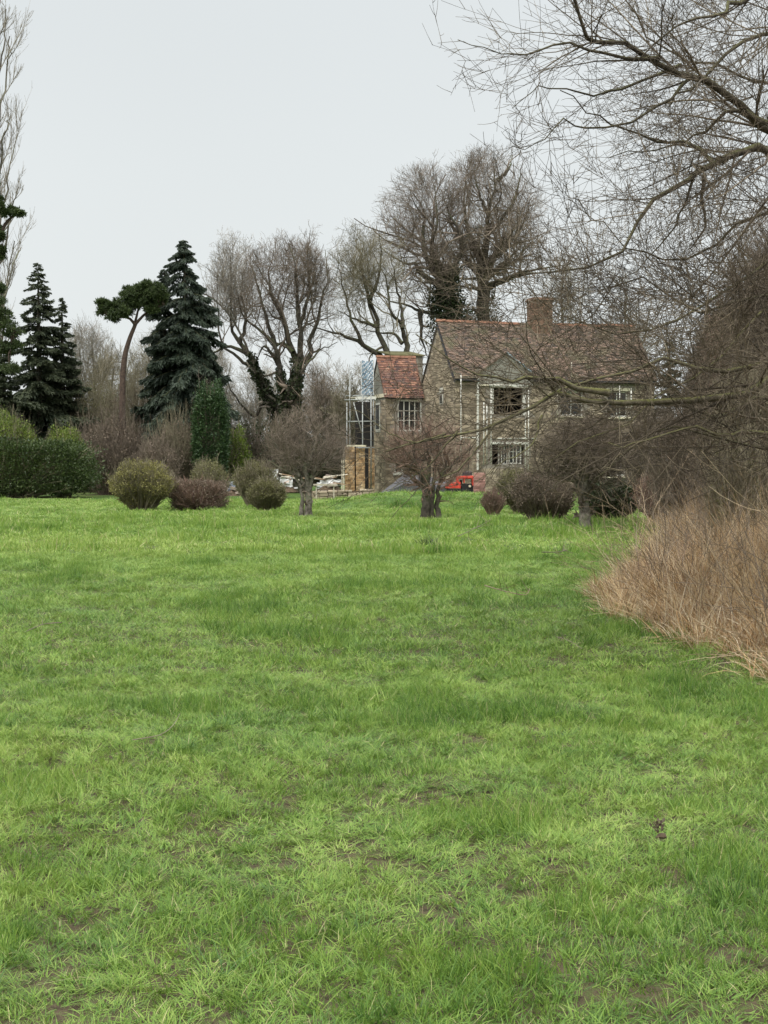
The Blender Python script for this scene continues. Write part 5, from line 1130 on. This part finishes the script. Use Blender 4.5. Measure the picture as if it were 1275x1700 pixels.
# bits lying on the meadow
def twig_thing(label, pts, r, kids=5, L=.12, mat='twig_brown', z=.06):
    pw = []
    for (px, py) in pts:
        d = ground_d(py); x = X(px, d); pw.append([x, d, T(x, d) + z + .02 * rs(-1, 1)])
    pw = np.array(pw); base = pw[0].copy(); p = spline(pw, 10) - base; rt_ = thing('fallen_twig', label, 'twig', tuple(base), group='twigs lying on the meadow')
    V, F, t = tubes(p[None], np.linspace(r, r * .5, 10)[None], 5); link('stem', np_mesh('stem', V, [F], t, True), M[mat], rt_)
    S, D, L_, Rr = spawn(p[None], np.full((1, 10), r), kids, .2, 1, 40, 10, L, .3, .2, .6, r * .4)
    if len(S): P2_, R2_ = grow(S, D, L_, Rr, 4, .08, (0, 0, .05)); 
    for q_ in range(len(P2_) if len(S) else 0): V, F, t = tubes(P2_[q_:q_ + 1], R2_[q_:q_ + 1], 4); link('side_shoot', np_mesh('side_shoot', V, [F], t, True), M[mat], rt_)
twig_thing('curved dead twig lying on the grass at lower left', [(218, 1262), (262, 1263), (285, 1245), (297, 1216)], .003, 2, .06, z=.09)
twig_thing('short dark stick on the grass near the left edge', [(38, 1060), (70, 1052), (100, 1046)], .006, 3, .1, z=.08)
twig_thing('twiggy dead branch lying in front of the dry grass', [(805, 985), (835, 1000), (872, 1008), (880, 990)], .006, 12, .35, 'twig_red', z=.1)
twig_thing('small twiggy branch on the grass below the hanging limb', [(760, 905), (790, 893), (815, 880)], .008, 10, .5, 'twig_brown', z=.2)
twig_thing('thin fallen branch on the far grass near the right bank', [(900, 932), (925, 930), (942, 928)], .008, 8, .25, 'twig_brown', z=.12)
twig_thing('thin twig standing in the grass right of centre', [(925, 1078), (945, 1092), (968, 1098)], .003, 4, .12, z=.1)
# clod of earth with torn root
d = ground_d(1412); x = X(1101, d); cl = thing('turf_clod', 'dark upturned clod of earth and dead root on the near grass at right', 'clod', (x, d, T(x, d)))
v = unit(rng.normal(size=(60, 3))) ; 
import bmesh
bm = bmesh.new(); bmesh.ops.create_icosphere(bm, subdivisions=3, radius=.022)
for q in bm.verts: q.co = q.co * (1 + .5 * (float(vnoise(q.co.x * 30, q.co.z * 30 + q.co.y * 17, .5, 3)) - .5)); q.co.z = q.co.z * .55 + .035
me = bpy.data.meshes.new('clod'); bm.to_mesh(me); bm.free(); link('earth', me, M['soil'], cl)
C = rng.normal(0, .012, (40, 3)) * [1, 1, 1.6] + [-.012, 0, .075]; V, F, t = cards(C, rng.normal(size=(40, 3)) * .6 + [0, 0, 1.2], .022, .5); link('dead_leaves', np_mesh('dead_leaves', V, [F], t), M['leaf_brown'], cl)
# dark grass tuft far off
d = ground_d(904); x = X(707, d); V, F, bl, dr = blade_set(260, .16, .22, .009, .9); me = np_mesh('grass_tuft', V, F, np.full(len(V), .1), True); o = link('grass_tuft', me, M['leaf_laurel'], loc=(x, d, T(x, d))); tag(o, 'single dark green grass tuft alone in the middle of the far lawn', 'grass tuft')
